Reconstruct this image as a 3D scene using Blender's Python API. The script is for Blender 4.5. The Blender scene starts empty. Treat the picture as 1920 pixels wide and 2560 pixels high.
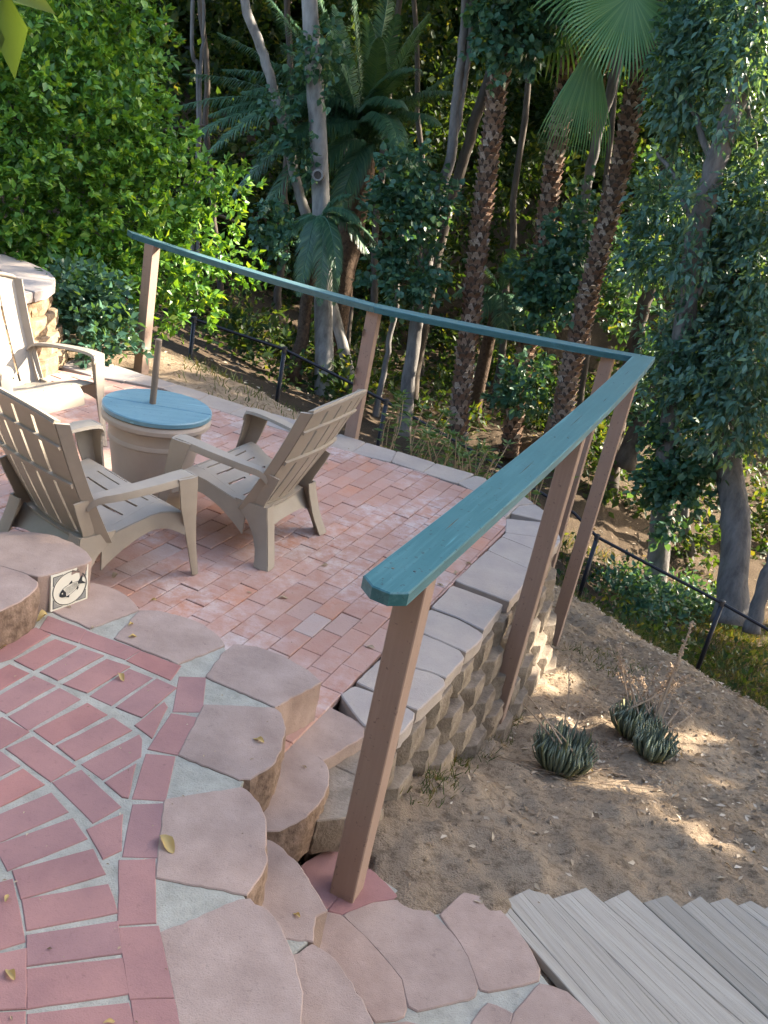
import bpy, bmesh, math, random
import numpy as np
from mathutils import Vector, Matrix

random.seed(7)
rng = np.random.default_rng(7)
scene = bpy.context.scene
COL = scene.collection
PI = math.pi

# ------------------------------------------------------------------ camera
FOC, PITCH, ROLL, EYE = 2322.0, math.radians(22.32), math.radians(11.68), 2.146
FW = np.array([0, math.cos(PITCH), -math.sin(PITCH)])
RT0 = np.array([1.0, 0, 0])
UP0 = np.cross(RT0, FW)
RT = math.cos(ROLL) * RT0 + math.sin(ROLL) * UP0
UP = -math.sin(ROLL) * RT0 + math.cos(ROLL) * UP0
cam_data = bpy.data.cameras.new('camera')
cam = bpy.data.objects.new('camera', cam_data)
COL.objects.link(cam)
cam_data.sensor_fit = 'VERTICAL'
cam_data.sensor_height = 36.0
cam_data.lens = FOC / 2560.0 * 36.0
cam_data.clip_start = 0.05
cam_data.clip_end = 400.0
cam.matrix_world = Matrix(((RT[0], UP[0], -FW[0], 0), (RT[1], UP[1], -FW[1], 0), (RT[2], UP[2], -FW[2], EYE), (0, 0, 0, 1)))
scene.camera = cam

# ------------------------------------------------------------------ sky, sun, exposure
SUN = np.array([0.80, 0.40, 0.50])
SUN = SUN / np.linalg.norm(SUN)
SUN_EL = math.asin(SUN[2])
SUN_AZ = math.atan2(SUN[0], SUN[1])          # clockwise from +Y
world = bpy.data.worlds.new('World')
scene.world = world
world.use_nodes = True
wn = world.node_tree
bg = wn.nodes['Background']
sky = wn.nodes.new('ShaderNodeTexSky')
sky.sky_type = 'NISHITA'
sky.sun_disc = False
sky.sun_elevation = SUN_EL
sky.sun_rotation = SUN_AZ
sky.air_density = 1.0
sky.dust_density = 3.0
sky.ozone_density = 0.8
wn.links.new(sky.outputs[0], bg.inputs['Color'])
bg.inputs['Strength'].default_value = 0.10
sun_data = bpy.data.lights.new('sun', 'SUN')
sun_data.energy = 3.5
sun_data.angle = math.radians(0.55)
sun_data.color = (1.0, 0.88, 0.70)
sun = bpy.data.objects.new('sun', sun_data)
COL.objects.link(sun)
sun.rotation_euler = Vector(SUN).to_track_quat('Z', 'Y').to_euler()
sun.location = (8, 4, 12)
vs = scene.view_settings
vs.view_transform = 'Standard'
vs.look = 'None'
vs.gamma = 1.0
vs.exposure = 2.9
vs.use_curve_mapping = False
scene.cycles.max_bounces = 6
scene.cycles.diffuse_bounces = 2
scene.cycles.glossy_bounces = 2
scene.cycles.transmission_bounces = 3
scene.cycles.transparent_max_bounces = 4
scene.cycles.sample_clamp_indirect = 6.0

# ------------------------------------------------------------------ survey helpers
def crop(ox, oy, w):
    k = w / 1659.0
    return lambda x, y: (ox + k * x, oy + k * y)

def sight(q):
    d = FW * FOC + RT * (q[0] - 960.0) - UP * (q[1] - 1280.0)
    return d / np.linalg.norm(d)

def spot(q, z):
    """the place on the level z that was surveyed at q"""
    d = sight(q)
    return np.array([0, 0, EYE]) + d * ((z - EYE) / d[2])

def reach(q, dist):
    return np.array([0, 0, EYE]) + sight(q) * dist

def plan(cr, pts, z):
    return [tuple(spot(cr(*p), z)[:2]) for p in pts]

C1, C2, C4 = crop(0, 1250, 700), crop(600, 1250, 700), crop(0, 1860, 700)
C5, C6, C3 = crop(600, 1860, 700), crop(1220, 1860, 700), crop(1220, 1250, 700)
Z1, Z2, Z3 = crop(0, 1500, 400), crop(200, 1600, 400), crop(0, 1800, 400)
Z4, Z5, Z6 = crop(0, 2160, 400), crop(0, 1250, 400), crop(1100, 1150, 300)
Z7, Z8, Z9 = crop(850, 1450, 500), crop(250, 880, 500), crop(550, 1000, 700)
DSP = crop(0, 0, 1920)

# ------------------------------------------------------------------ object helpers
def tag(o, label=None, cat=None, group=None, kind=None):
    if label: o['label'] = label
    if cat: o['category'] = cat
    if group: o['group'] = group
    if kind: o['kind'] = kind
    return o

def thing(name, loc, label, cat, group=None, rotz=0.0):
    o = bpy.data.objects.new(name, None)
    o.location = loc
    o.rotation_euler = (0, 0, rotz)
    o.empty_display_size = 0.1
    COL.objects.link(o)
    return tag(o, label, cat, group)

def link(name, me, parent=None):
    o = bpy.data.objects.new(name, me)
    COL.objects.link(o)
    if parent is not None:
        o.parent = parent
    return o

def base_of(parent):
    b = np.zeros(3)
    p = parent
    while p is not None:
        b = b + np.array(p.location)
        p = p.parent
    return b

def mesh(name, verts, faces, m, parent=None, smooth=False, local=False):
    """one mesh object; verts are in world space unless local is set"""
    v = np.asarray(verts, dtype=np.float64)
    if parent is not None and not local:
        v = v - base_of(parent)
    me = bpy.data.meshes.new(name)
    me.from_pydata([tuple(a) for a in v], [], [tuple(f) for f in faces])
    me.materials.append(m)
    if smooth:
        me.polygons.foreach_set('use_smooth', [True] * len(me.polygons))
    me.update()
    if smooth == 'soft':
        me.set_sharp_from_angle(angle=math.radians(28))
    return link(name, me, parent)

def bulk(name, v, f, m, parent=None, smooth=False):
    """large meshes: v (n,3) float, f (k,3) or (k,4) int"""
    v = np.asarray(v, dtype=np.float32)
    if parent is not None:
        v = v - base_of(parent).astype(np.float32)
    f = np.asarray(f, dtype=np.int32)
    me = bpy.data.meshes.new(name)
    k = f.shape[1]
    me.vertices.add(len(v)); me.loops.add(f.size); me.polygons.add(len(f))
    me.vertices.foreach_set('co', v.ravel())
    me.loops.foreach_set('vertex_index', f.ravel())
    me.polygons.foreach_set('loop_start', np.arange(0, f.size, k, dtype=np.int32))
    me.polygons.foreach_set('loop_total', np.full(len(f), k, dtype=np.int32))
    if smooth:
        me.polygons.foreach_set('use_smooth', np.ones(len(f), dtype=bool))
    me.update(calc_edges=True)
    me.materials.append(m)
    return link(name, me, parent)

class Geo:
    def __init__(self):
        self.v, self.f = [], []
    def add(self, v, f):
        n = len(self.v)
        self.v += [tuple(a) for a in v]
        self.f += [tuple(i + n for i in t) for t in f]
        return self
    def box(self, c, ax, ay, az):
        c, ax, ay, az = map(np.array, (c, ax, ay, az))
        v = [c + sx * ax + sy * ay + sz * az for sz in (-1, 1) for sx, sy in ((-1, -1), (1, -1), (1, 1), (-1, 1))]
        return self.add(v, [(0, 3, 2, 1), (4, 5, 6, 7), (0, 1, 5, 4), (1, 2, 6, 5), (2, 3, 7, 6), (3, 0, 4, 7)])
    def tube(self, pts, rad, n=8, caps=True, wob=0.0):
        pts = [np.array(p, float) for p in pts]
        if not hasattr(rad, '__len__'): rad = [rad] * len(pts)
        v, f = [], []
        a = None
        for i, p in enumerate(pts):
            t = pts[min(i + 1, len(pts) - 1)] - pts[max(i - 1, 0)]
            t = t / (np.linalg.norm(t) + 1e-9)
            if a is None:
                a = np.cross(t, [0.3, 0.9, 0.1]) if abs(t[0]) > 0.9 else np.cross(t, [1, 0.1, 0])
            a = a - t * (a @ t); a /= np.linalg.norm(a)
            b = np.cross(t, a)
            for k in range(n):
                r = rad[i] * (1 + wob * (random.random() - 0.5))
                v.append(p + r * (math.cos(2 * PI * k / n) * a + math.sin(2 * PI * k / n) * b))
        for i in range(len(pts) - 1):
            for k in range(n):
                k2 = (k + 1) % n
                f.append((i * n + k, i * n + k2, (i + 1) * n + k2, (i + 1) * n + k))
        if caps:
            f.append(tuple(range(n - 1, -1, -1)))
            m = (len(pts) - 1) * n
            f.append(tuple(m + k for k in range(n)))
        return self.add(v, f)
    def lathe(self, prof, c, n=48):
        v, f = [], []
        for r, z in prof:
            for k in range(n):
                v.append((c[0] + r * math.cos(2 * PI * k / n), c[1] + r * math.sin(2 * PI * k / n), c[2] + z))
        for i in range(len(prof) - 1):
            for k in range(n):
                k2 = (k + 1) % n
                f.append((i * n + k, i * n + k2, (i + 1) * n + k2, (i + 1) * n + k))
        return self.add(v, f)
    def build(self, name, m, parent=None, smooth=False, local=False):
        return mesh(name, self.v, self.f, m, parent, smooth, local)

def ccw(p):
    a = sum(p[i][0] * p[(i + 1) % len(p)][1] - p[(i + 1) % len(p)][0] * p[i][1] for i in range(len(p)))
    return list(p) if a > 0 else list(p)[::-1]

def inset(p, d):
    n = len(p); out = []
    for i in range(n):
        a, b, c = (np.array(p[(i + j) % n]) for j in (-1, 0, 1))
        e1 = b - a; e2 = c - b
        e1 = e1 / (np.linalg.norm(e1) + 1e-9); e2 = e2 / (np.linalg.norm(e2) + 1e-9)
        n1 = np.array([-e1[1], e1[0]]); n2 = np.array([-e2[1], e2[0]])
        k = 1 + n1 @ n2
        out.append(tuple(b + (n1 + n2) * d / max(k, 0.45)))
    return out

def resample(p, step):
    out = []
    n = len(p)
    for i in range(n):
        a, b = np.array(p[i]), np.array(p[(i + 1) % n])
        k = max(1, int(round(np.linalg.norm(b - a) / step)))
        out += [tuple(a + (b - a) * j / k) for j in range(k)]
    return out

def smooth_poly(p, it=1, w=0.25):
    for _ in range(it):
        n = len(p)
        p = [tuple((1 - w) * np.array(p[i]) + w * 0.5 * (np.array(p[i - 1]) + np.array(p[(i + 1) % n]))) for i in range(n)]
    return p

def prism_geo(xy, zt, zb, bev=0.005, tilt=(0, 0), jag=0.0, rows=1, rough=0.0, bulge=0.0):
    """slab with a bevelled upper edge; jag ragged outline, rough split sides"""
    p = ccw(xy)
    if jag: p = [(x + random.uniform(-jag, jag), y + random.uniform(-jag, jag)) for x, y in p]
    n = len(p)
    c = np.mean(np.array(p), axis=0)
    zz = lambda q: zt + (q[0] - c[0]) * tilt[0] + (q[1] - c[1]) * tilt[1]
    top = inset(p, bev)
    v = [(q[0], q[1], zz(q)) for q in top]
    v += [(q[0], q[1], zz(q) - bev * 0.9) for q in p]
    for r in range(1, rows + 1):
        t = r / rows
        o = -bulge * math.sin(PI * t)
        for q in inset(p, o) if bulge else p:
            v.append((q[0] + random.uniform(-rough, rough), q[1] + random.uniform(-rough, rough), zt - bev - (zt - bev - zb) * t))
    f = [tuple(range(n))]
    for r in range(rows + 1):
        for i in range(n):
            j = (i + 1) % n
            f.append((r * n + j, r * n + i, (r + 1) * n + i, (r + 1) * n + j))
    return v, f

def slab(name, xy, zt, zb, m, parent=None, side=None, **k):
    v, f = prism_geo(xy, zt, zb, **k)
    o = mesh(name, v, f, m, parent, smooth='soft' if side else False)
    if side:
        o.data.materials.append(side)
        n = len(xy)
        idx = np.zeros(len(f), dtype=np.int32); idx[1 + n:] = 1
        o.data.polygons.foreach_set('material_index', idx)
    return o

# ------------------------------------------------------------------ materials
def mat(name):
    m = bpy.data.materials.new(name)
    m.use_nodes = True
    nt = m.node_tree
    return m, nt, nt.nodes['Principled BSDF']

def nd(nt, kind, **k):
    n = nt.nodes.new(kind)
    for a, b in k.items():
        if a in n.inputs and not hasattr(n, a): n.inputs[a].default_value = b
        else: setattr(n, a, b)
    return n

def noise(nt, scale, detail=4, rough=0.6, vec=None, stretch=None):
    if vec is None:
        vec = nt.nodes.new('ShaderNodeNewGeometry').outputs['Position']
    if stretch is not None:
        mp = nt.nodes.new('ShaderNodeMapping')
        mp.inputs['Scale'].default_value = stretch[0]
        mp.inputs['Rotation'].default_value = stretch[1]
        nt.links.new(vec, mp.inputs['Vector']); vec = mp.outputs[0]
    n = nt.nodes.new('ShaderNodeTexNoise')
    n.inputs['Scale'].default_value = scale
    n.inputs['Detail'].default_value = detail
    n.inputs['Roughness'].default_value = rough
    nt.links.new(vec, n.inputs['Vector'])
    return n.outputs['Fac']

def ramp(nt, fac, stops, interp='LINEAR'):
    r = nt.nodes.new('ShaderNodeValToRGB')
    r.color_ramp.interpolation = interp
    e = r.color_ramp.elements
    while len(e) < len(stops): e.new(0.5)
    for el, (p, c) in zip(e, stops):
        el.position = p
        el.color = (c[0], c[1], c[2], 1) if hasattr(c, '__len__') else (c, c, c, 1)
    nt.links.new(fac, r.inputs['Fac'])
    return r.outputs['Color']

def mixc(nt, fac, a, b, mode='MIX'):
    n = nt.nodes.new('ShaderNodeMix')
    n.data_type = 'RGBA'; n.blend_type = mode
    for s, v in ((n.inputs['Factor'], fac), (n.inputs[6], a), (n.inputs[7], b)):
        if hasattr(v, 'is_linked') or hasattr(v, 'links'): nt.links.new(v, s)
        elif hasattr(v, '__len__'): s.default_value = (v[0], v[1], v[2], 1)
        else: s.default_value = v
    return n.outputs[2]

def one_rand(nt):
    """a number of its own for every separate piece, joined or not"""
    g = nt.nodes.new('ShaderNodeNewGeometry'); o = nt.nodes.new('ShaderNodeObjectInfo')
    a = nd(nt, 'ShaderNodeMath', operation='ADD')
    nt.links.new(g.outputs['Random Per Island'], a.inputs[0]); nt.links.new(o.outputs['Random'], a.inputs[1])
    fr = nd(nt, 'ShaderNodeMath', operation='FRACT'); nt.links.new(a.outputs[0], fr.inputs[0])
    return fr.outputs[0]

def bump(nt, bsdf, h, strength, dist=0.01):
    b = nt.nodes.new('ShaderNodeBump')
    b.inputs['Strength'].default_value = strength
    b.inputs['Distance'].default_value = dist
    nt.links.new(h, b.inputs['Height'])
    nt.links.new(b.outputs[0], bsdf.inputs['Normal'])

def stone_mat(name, stops, mott, speck, rough=0.9, bs=0.35, fine=220.0, big=3.0):
    m, nt, b = mat(name)
    col = ramp(nt, one_rand(nt), stops)
    col = mixc(nt, ramp(nt, noise(nt, big, 5), [(0.35, 0.0), (0.7, 1.0)]), col, mott, 'MULTIPLY')
    col = mixc(nt, ramp(nt, noise(nt, fine, 3), [(0.58, 0.0), (0.72, 0.6)]), col, speck)
    col = mixc(nt, ramp(nt, noise(nt, 34.0, 4), [(0.62, 0.0), (0.75, 0.35)]), col, tuple(0.55 * s for s in mott), 'MULTIPLY')
    nt.links.new(col, b.inputs['Base Color'])
    b.inputs['Roughness'].default_value = rough
    b.inputs['Specular IOR Level'].default_value = 0.25
    hh = nd(nt, 'ShaderNodeMath', operation='ADD')
    nt.links.new(noise(nt, fine, 3), hh.inputs[0]); nt.links.new(noise(nt, 40.0, 4), hh.inputs[1])
    bump(nt, b, hh.outputs[0], bs, 0.004)
    return m

M = {}
# patio pavers: tumbled clay reds with white bloom in patches
m, nt, b = mat('patio_brick')
col = ramp(nt, one_rand(nt), [(0.0, (0.38, 0.205, 0.155)), (0.25, (0.42, 0.24, 0.19)), (0.5, (0.38, 0.19, 0.14)), (0.68, (0.45, 0.275, 0.225)), (0.84, (0.46, 0.205, 0.125)), (0.95, (0.40, 0.275, 0.235)), (1.0, (0.42, 0.33, 0.295))])
col = mixc(nt, ramp(nt, noise(nt, 11.0, 5), [(0.3, 0.0), (0.75, 0.6)]), col, (0.42, 0.29, 0.24), 'MIX')
patch = nd(nt, 'ShaderNodeMath', operation='MULTIPLY')
nt.links.new(ramp(nt, noise(nt, 1.5, 3, 0.55), [(0.40, 0.0), (0.60, 1.0)]), patch.inputs[0])
nt.links.new(ramp(nt, noise(nt, 14.0, 5, 0.7), [(0.40, 0.0), (0.62, 0.9)]), patch.inputs[1])
p2 = nd(nt, 'ShaderNodeMath', operation='MULTIPLY'); p2.inputs[1].default_value = 0.65
nt.links.new(patch.outputs[0], p2.inputs[0])
col = mixc(nt, p2.outputs[0], col, (0.56, 0.50, 0.49))
col = mixc(nt, ramp(nt, noise(nt, 60.0, 4), [(0.60, 0.0), (0.74, 0.4)]), col, (0.16, 0.10, 0.08))
nt.links.new(col, b.inputs['Base Color']); b.inputs['Roughness'].default_value = 0.85; b.inputs['Specular IOR Level'].default_value = 0.25
bump(nt, b, noise(nt, 90.0, 5), 0.4, 0.004)
M['patio_brick'] = m
M['joint'] = stone_mat('sand_joint', [(0, (0.10, 0.075, 0.06)), (1, (0.10, 0.075, 0.06))], (0.6, 0.6, 0.6), (0.2, 0.17, 0.14))
M['landing_brick'] = stone_mat('landing_brick', [(0, (0.345, 0.182, 0.163)), (0.3, (0.37, 0.20, 0.178)), (0.6, (0.32, 0.183, 0.172)), (0.85, (0.38, 0.18, 0.155)), (1, (0.355, 0.21, 0.192))], (0.74, 0.75, 0.80), (0.22, 0.12, 0.10), 0.9, 0.3, 260.0, 5.0)
M['mortar'] = stone_mat('mortar', [(0, (0.385, 0.37, 0.315)), (1, (0.41, 0.395, 0.34))], (0.72, 0.73, 0.71), (0.22, 0.21, 0.18), 0.95, 0.8, 180.0, 16.0)
M['block'] = stone_mat('step_block', [(0, (0.40, 0.30, 0.25)), (0.5, (0.375, 0.29, 0.25)), (1, (0.425, 0.31, 0.255))], (0.72, 0.70, 0.70), (0.18, 0.14, 0.12), 0.95, 0.55, 260.0, 6.0)
M['split'] = stone_mat('split_face', [(0, (0.27, 0.195, 0.15)), (1, (0.31, 0.22, 0.165))], (0.42, 0.40, 0.38), (0.12, 0.085, 0.065), 0.95, 1.0, 70.0, 26.0)
M['planter_block'] = stone_mat('planter_block', [(0, (0.36, 0.26, 0.165)), (0.5, (0.32, 0.225, 0.14)), (1, (0.39, 0.30, 0.20))], (0.50, 0.47, 0.45), (0.13, 0.09, 0.06), 0.95, 1.0, 85.0, 12.0)
M['cap'] = stone_mat('cap_stone', [(0, (0.43, 0.36, 0.30)), (0.35, (0.40, 0.345, 0.30)), (0.7, (0.45, 0.375, 0.315)), (1, (0.36, 0.33, 0.31))], (0.82, 0.82, 0.86), (0.24, 0.21, 0.19), 0.95, 0.4, 240.0, 4.0)
M['wall_block'] = stone_mat('wall_block', [(0, (0.30, 0.245, 0.19)), (0.5, (0.27, 0.225, 0.18)), (1, (0.33, 0.27, 0.205))], (0.50, 0.48, 0.47), (0.13, 0.10, 0.075), 0.95, 1.0, 85.0, 12.0)

def wood_paint(name, base, light, dark, along_, rough=0.55, sky_sheen=0.0):
    m, nt, b = mat(name)
    a = np.array(along_, float); a /= np.linalg.norm(a)
    c1 = np.cross(a, [0, 0, 1.0]) if abs(a[2]) < .9 else np.array([1.0, 0, 0]); c2 = np.cross(a, c1)
    pos = nt.nodes.new('ShaderNodeNewGeometry').outputs['Position']
    cb = nt.nodes.new('ShaderNodeCombineXYZ')
    for k, (w, sc) in enumerate(((a, .05), (c1, 1.0), (c2, 1.0))):
        dp = nd(nt, 'ShaderNodeVectorMath', operation='DOT_PRODUCT'); dp.inputs[1].default_value = tuple(w * sc)
        nt.links.new(pos, dp.inputs[0]); nt.links.new(dp.outputs['Value'], cb.inputs[k])
    g = noise(nt, 55.0, 5, 0.7, vec=cb.outputs[0])
    col = mixc(nt, ramp(nt, g, [(0.46, 0.0), (0.70, 0.85)]), base, light)
    col = mixc(nt, ramp(nt, noise(nt, 20.0, 3, 0.6, vec=cb.outputs[0]), [(0.62, 0.0), (0.66, 0.75)]), col, tuple(1.6 * k for k in light)) if sky_sheen else col
    col = mixc(nt, ramp(nt, noise(nt, 48.0, 3, 0.7), [(0.63, 0.0), (0.67, 0.9)]), col, dark)
    col = mixc(nt, ramp(nt, noise(nt, 3.5, 4), [(0.35, 0.0), (0.75, 0.5)]), col, light)
    nt.links.new(col, b.inputs['Base Color'])
    b.inputs['Roughness'].default_value = rough
    b.inputs['Specular IOR Level'].default_value = 0.5
    if sky_sheen:
        b.inputs['Sheen Weight'].default_value = sky_sheen  # blue-white sheen stands in for sky reflected at grazing angles
        b.inputs['Sheen Roughness'].default_value = 0.35
        b.inputs['Sheen Tint'].default_value = (0.75, 0.9, 1.0, 1)
    bump(nt, b, g, 0.25, 0.003)
    return m
M['rail_paint'] = wood_paint('rail_paint', (0.018, 0.108, 0.125), (0.060, 0.175, 0.195), (0.006, 0.02, 0.025), (.336, .942, 0), 0.36, 0.3)
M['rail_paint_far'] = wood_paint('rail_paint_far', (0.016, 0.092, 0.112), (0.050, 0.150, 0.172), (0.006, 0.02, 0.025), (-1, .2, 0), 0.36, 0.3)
M['post_paint'] = wood_paint('post_paint', (0.29, 0.200, 0.158), (0.33, 0.235, 0.19), (0.17, 0.115, 0.09), (0, 0, 1), 0.6)
M['table_top'] = wood_paint('table_top_paint', (0.085, 0.205, 0.27), (0.16, 0.29, 0.35), (0.03, 0.08, 0.10), (.95, .3, 0), 0.42, 0.4)

# weathered planks
m, nt, b = mat('grey_plank')
oi = nt.nodes.new('ShaderNodeObjectInfo')
tc = nt.nodes.new('ShaderNodeTexCoord')
g = noise(nt, 9.0, 6, 0.7, vec=tc.outputs['Object'], stretch=((0.16, 2.6, 1.0), (0, 0, 0)))
col = ramp(nt, g, [(0.22, (0.235, 0.20, 0.16)), (0.42, (0.33, 0.295, 0.245)), (0.62, (0.385, 0.35, 0.30)), (0.85, (0.345, 0.31, 0.26))])
g2 = noise(nt, 5.0, 3, 0.6, vec=tc.outputs['Object'], stretch=((0.25, 26.0, 1.0), (0, 0, 0)))
col = mixc(nt, ramp(nt, g2, [(0.62, 0.0), (0.70, 0.85)]), col, (0.10, 0.085, 0.07))
vor = nd(nt, 'ShaderNodeTexVoronoi'); vor.voronoi_dimensions = '2D'; vor.inputs['Scale'].default_value = 2.6
mp = nt.nodes.new('ShaderNodeMapping'); mp.inputs['Scale'].default_value = (0.8, 1.35, 1.0)
nt.links.new(tc.outputs['Object'], mp.inputs['Vector']); nt.links.new(mp.outputs[0], vor.inputs['Vector'])
col = mixc(nt, ramp(nt, vor.outputs['Distance'], [(0.026, 0.9), (0.048, 0.0)]), col, (0.09, 0.07, 0.055))
val = nd(nt, 'ShaderNodeMapRange'); val.inputs[3].default_value = 0.8; val.inputs[4].default_value = 1.15
nt.links.new(oi.outputs['Random'], val.inputs[0])
hs = nt.nodes.new('ShaderNodeHueSaturation'); nt.links.new(val.outputs[0], hs.inputs['Value']); nt.links.new(col, hs.inputs['Color'])
nt.links.new(hs.outputs[0], b.inputs['Base Color']); b.inputs['Roughness'].default_value = 0.85; b.inputs['Specular IOR Level'].default_value = 0.2
hh = nd(nt, 'ShaderNodeMath', operation='SUBTRACT'); nt.links.new(g, hh.inputs[0]); nt.links.new(ramp(nt, g2, [(0.60, 0.0), (0.70, 1.0)]), hh.inputs[1])
bump(nt, b, hh.outputs[0], 0.8, 0.006)
M['plank'] = m

def plain(name, c, rough=0.5, spec=0.4, metal=0.0, var=0.0, bs=0.0, scale=20.0):
    m, nt, b = mat(name)
    if var:
        col = mixc(nt, ramp(nt, noise(nt, scale, 5), [(0.3, 0.0), (0.75, var)]), c, tuple(0.6 * k for k in c))
        nt.links.new(col, b.inputs['Base Color'])
    else:
        b.inputs['Base Color'].default_value = (*c, 1)
    b.inputs['Roughness'].default_value = rough
    b.inputs['Specular IOR Level'].default_value = spec
    b.inputs['Metallic'].default_value = metal
    if bs: bump(nt, b, noise(nt, 120.0, 4), bs, 0.003)
    return m
M['chair'] = plain('resin_chair', (0.33, 0.29, 0.24), 0.5, 0.4, 0, 0.35, 0.12, 9.0)
M['pot'] = plain('resin_pot', (0.43, 0.365, 0.31), 0.65, 0.35, 0, 0.3, 0.25, 7.0)
M['pole'] = plain('pole_wood', (0.20, 0.16, 0.125), 0.6, 0.3, 0, 0.4, 0.2, 30.0)
M['tile_white'] = plain('tile_glaze', (0.72, 0.70, 0.60), 0.25, 0.5, 0, 0.08)
M['tile_ink'] = plain('tile_ink', (0.025, 0.03, 0.035), 0.35, 0.4)
M['tile_grey'] = plain('tile_grey', (0.30, 0.30, 0.285), 0.35, 0.4, 0, 0.3, 0, 200.0)
M['fence'] = plain('fence_paint', (0.018, 0.02, 0.03), 0.4, 0.5, 0.3, 0.2)
M['clamp'] = plain('fence_clamp', (0.10, 0.10, 0.11), 0.4, 0.5, 0.7)
M['stalk'] = plain('dry_stalk', (0.42, 0.31, 0.21), 0.9, 0.1, 0, 0.3)
M['twig'] = plain('twig', (0.16, 0.11, 0.075), 0.9, 0.1, 0, 0.3)

def bark(name, c1, c2, c3, sc=8.0, st=(1, 1, 0.3), bs=0.8):
    m, nt, b = mat(name)
    g = noise(nt, sc, 6, 0.65, stretch=(st, (0, 0, 0)))
    col = ramp(nt, g, [(0.3, c1), (0.5, c2), (0.72, c3)])
    nt.links.new(col, b.inputs['Base Color']); b.inputs['Roughness'].default_value = 0.9; b.inputs['Specular IOR Level'].default_value = 0.15
    bump(nt, b, g, bs, 0.03)
    return m
M['bark_pale'] = bark('pale_bark', (0.13, 0.12, 0.115), (0.25, 0.24, 0.23), (0.34, 0.325, 0.31), 7.0, (1, 1, 0.35), 0.5)
M['bark_grey'] = bark('grey_bark', (0.085, 0.08, 0.078), (0.155, 0.145, 0.14), (0.22, 0.205, 0.195), 9.0, (1, 1, 0.25))
M['bark_dark'] = bark('dark_bark', (0.04, 0.035, 0.03), (0.085, 0.07, 0.06), (0.13, 0.11, 0.09), 9.0, (1, 1, 0.25))
M['palm_core'] = bark('palm_core', (0.035, 0.025, 0.018), (0.075, 0.05, 0.036), (0.11, 0.075, 0.052), 22.0, (1, 1, 1))
m, nt, b = mat('leaf_base')
col = ramp(nt, one_rand(nt), [(0.0, (0.16, 0.09, 0.06)), (0.45, (0.25, 0.165, 0.12)), (0.8, (0.35, 0.265, 0.21)), (1.0, (0.48, 0.41, 0.35))])
col = mixc(nt, ramp(nt, noise(nt, 40.0, 4), [(0.4, 0.0), (0.7, 0.6)]), col, (0.11, 0.07, 0.05))
nt.links.new(col, b.inputs['Base Color']); b.inputs['Roughness'].default_value = 0.9; b.inputs['Specular IOR Level'].default_value = 0.1
M['leaf_base'] = m

def leaf_mat(name, stops, trans=0.3, rough=0.45, spec=0.35, glow=1.6, big=0.0):
    m, nt, b = mat(name)
    g = nt.nodes.new('ShaderNodeNewGeometry')
    col = ramp(nt, g.outputs['Random Per Island'], stops)
    if big:
        col = mixc(nt, ramp(nt, noise(nt, big, 2), [(0.4, 0.0), (0.62, 0.55)]), col, tuple(0.5 * k for k in stops[0][1]))
    nt.links.new(col, b.inputs['Base Color'])
    b.inputs['Roughness'].default_value = rough
    b.inputs['Specular IOR Level'].default_value = spec
    t = nt.nodes.new('ShaderNodeBsdfTranslucent')
    tcol = mixc(nt, 1.0, col, (glow * 1.25, glow, glow * 0.22), 'MULTIPLY')
    nt.links.new(tcol, t.inputs['Color'])
    mx = nt.nodes.new('ShaderNodeMixShader'); mx.inputs[0].default_value = trans
    nt.links.new(b.outputs[0], mx.inputs[1]); nt.links.new(t.outputs[0], mx.inputs[2])
    nt.links.new(mx.outputs[0], nt.nodes['Material Output'].inputs['Surface'])
    return m
M['citrus'] = leaf_mat('citrus_leaf', [(0, (0.04, 0.12, 0.026)), (0.3, (0.075, 0.20, 0.034)), (0.65, (0.125, 0.275, 0.042)), (0.9, (0.19, 0.35, 0.06)), (1, (0.28, 0.40, 0.08))], 0.30, 0.40, 0.4)
M['ivy'] = leaf_mat('ivy_leaf', [(0, (0.028, 0.085, 0.055)), (0.5, (0.052, 0.13, 0.085)), (0.85, (0.075, 0.165, 0.11)), (1, (0.11, 0.19, 0.075))], 0.22, 0.42, 0.38, 2.2)
M['euc'] = leaf_mat('euc_leaf', [(0, (0.042, 0.105, 0.085)), (0.5, (0.078, 0.165, 0.13)), (0.9, (0.12, 0.215, 0.17)), (1, (0.17, 0.24, 0.09))], 0.24, 0.42, 0.4, 2.4)
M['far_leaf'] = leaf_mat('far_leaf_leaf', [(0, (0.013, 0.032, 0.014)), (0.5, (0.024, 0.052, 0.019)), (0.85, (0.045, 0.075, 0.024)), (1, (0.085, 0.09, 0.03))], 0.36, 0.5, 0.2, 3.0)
M['palm_leaf'] = leaf_mat('palm_leaf', [(0, (0.038, 0.105, 0.06)), (0.6, (0.065, 0.15, 0.085)), (1, (0.11, 0.20, 0.105))], 0.22, 0.38, 0.5)
M['fan_leaf'] = leaf_mat('fan_leaf', [(0, (0.085, 0.21, 0.075)), (0.6, (0.13, 0.27, 0.10)), (1, (0.18, 0.31, 0.12))], 0.3, 0.42, 0.45)
M['shrub'] = leaf_mat('shrub_leaf', [(0, (0.045, 0.10, 0.03)), (0.5, (0.075, 0.145, 0.04)), (1, (0.13, 0.19, 0.06))], 0.3, 0.45, 0.35)
M['grass'] = leaf_mat('grass_blade', [(0, (0.04, 0.075, 0.025)), (0.5, (0.075, 0.11, 0.035)), (0.85, (0.14, 0.13, 0.06)), (1, (0.25, 0.20, 0.11))], 0.3, 0.6, 0.2, 1.4)
M['agave'] = leaf_mat('agave_leaf', [(0, (0.13, 0.165, 0.125)), (0.5, (0.19, 0.23, 0.165)), (0.85, (0.23, 0.265, 0.16)), (1, (0.32, 0.32, 0.14))], 0.12, 0.5, 0.35, 1.2)
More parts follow.
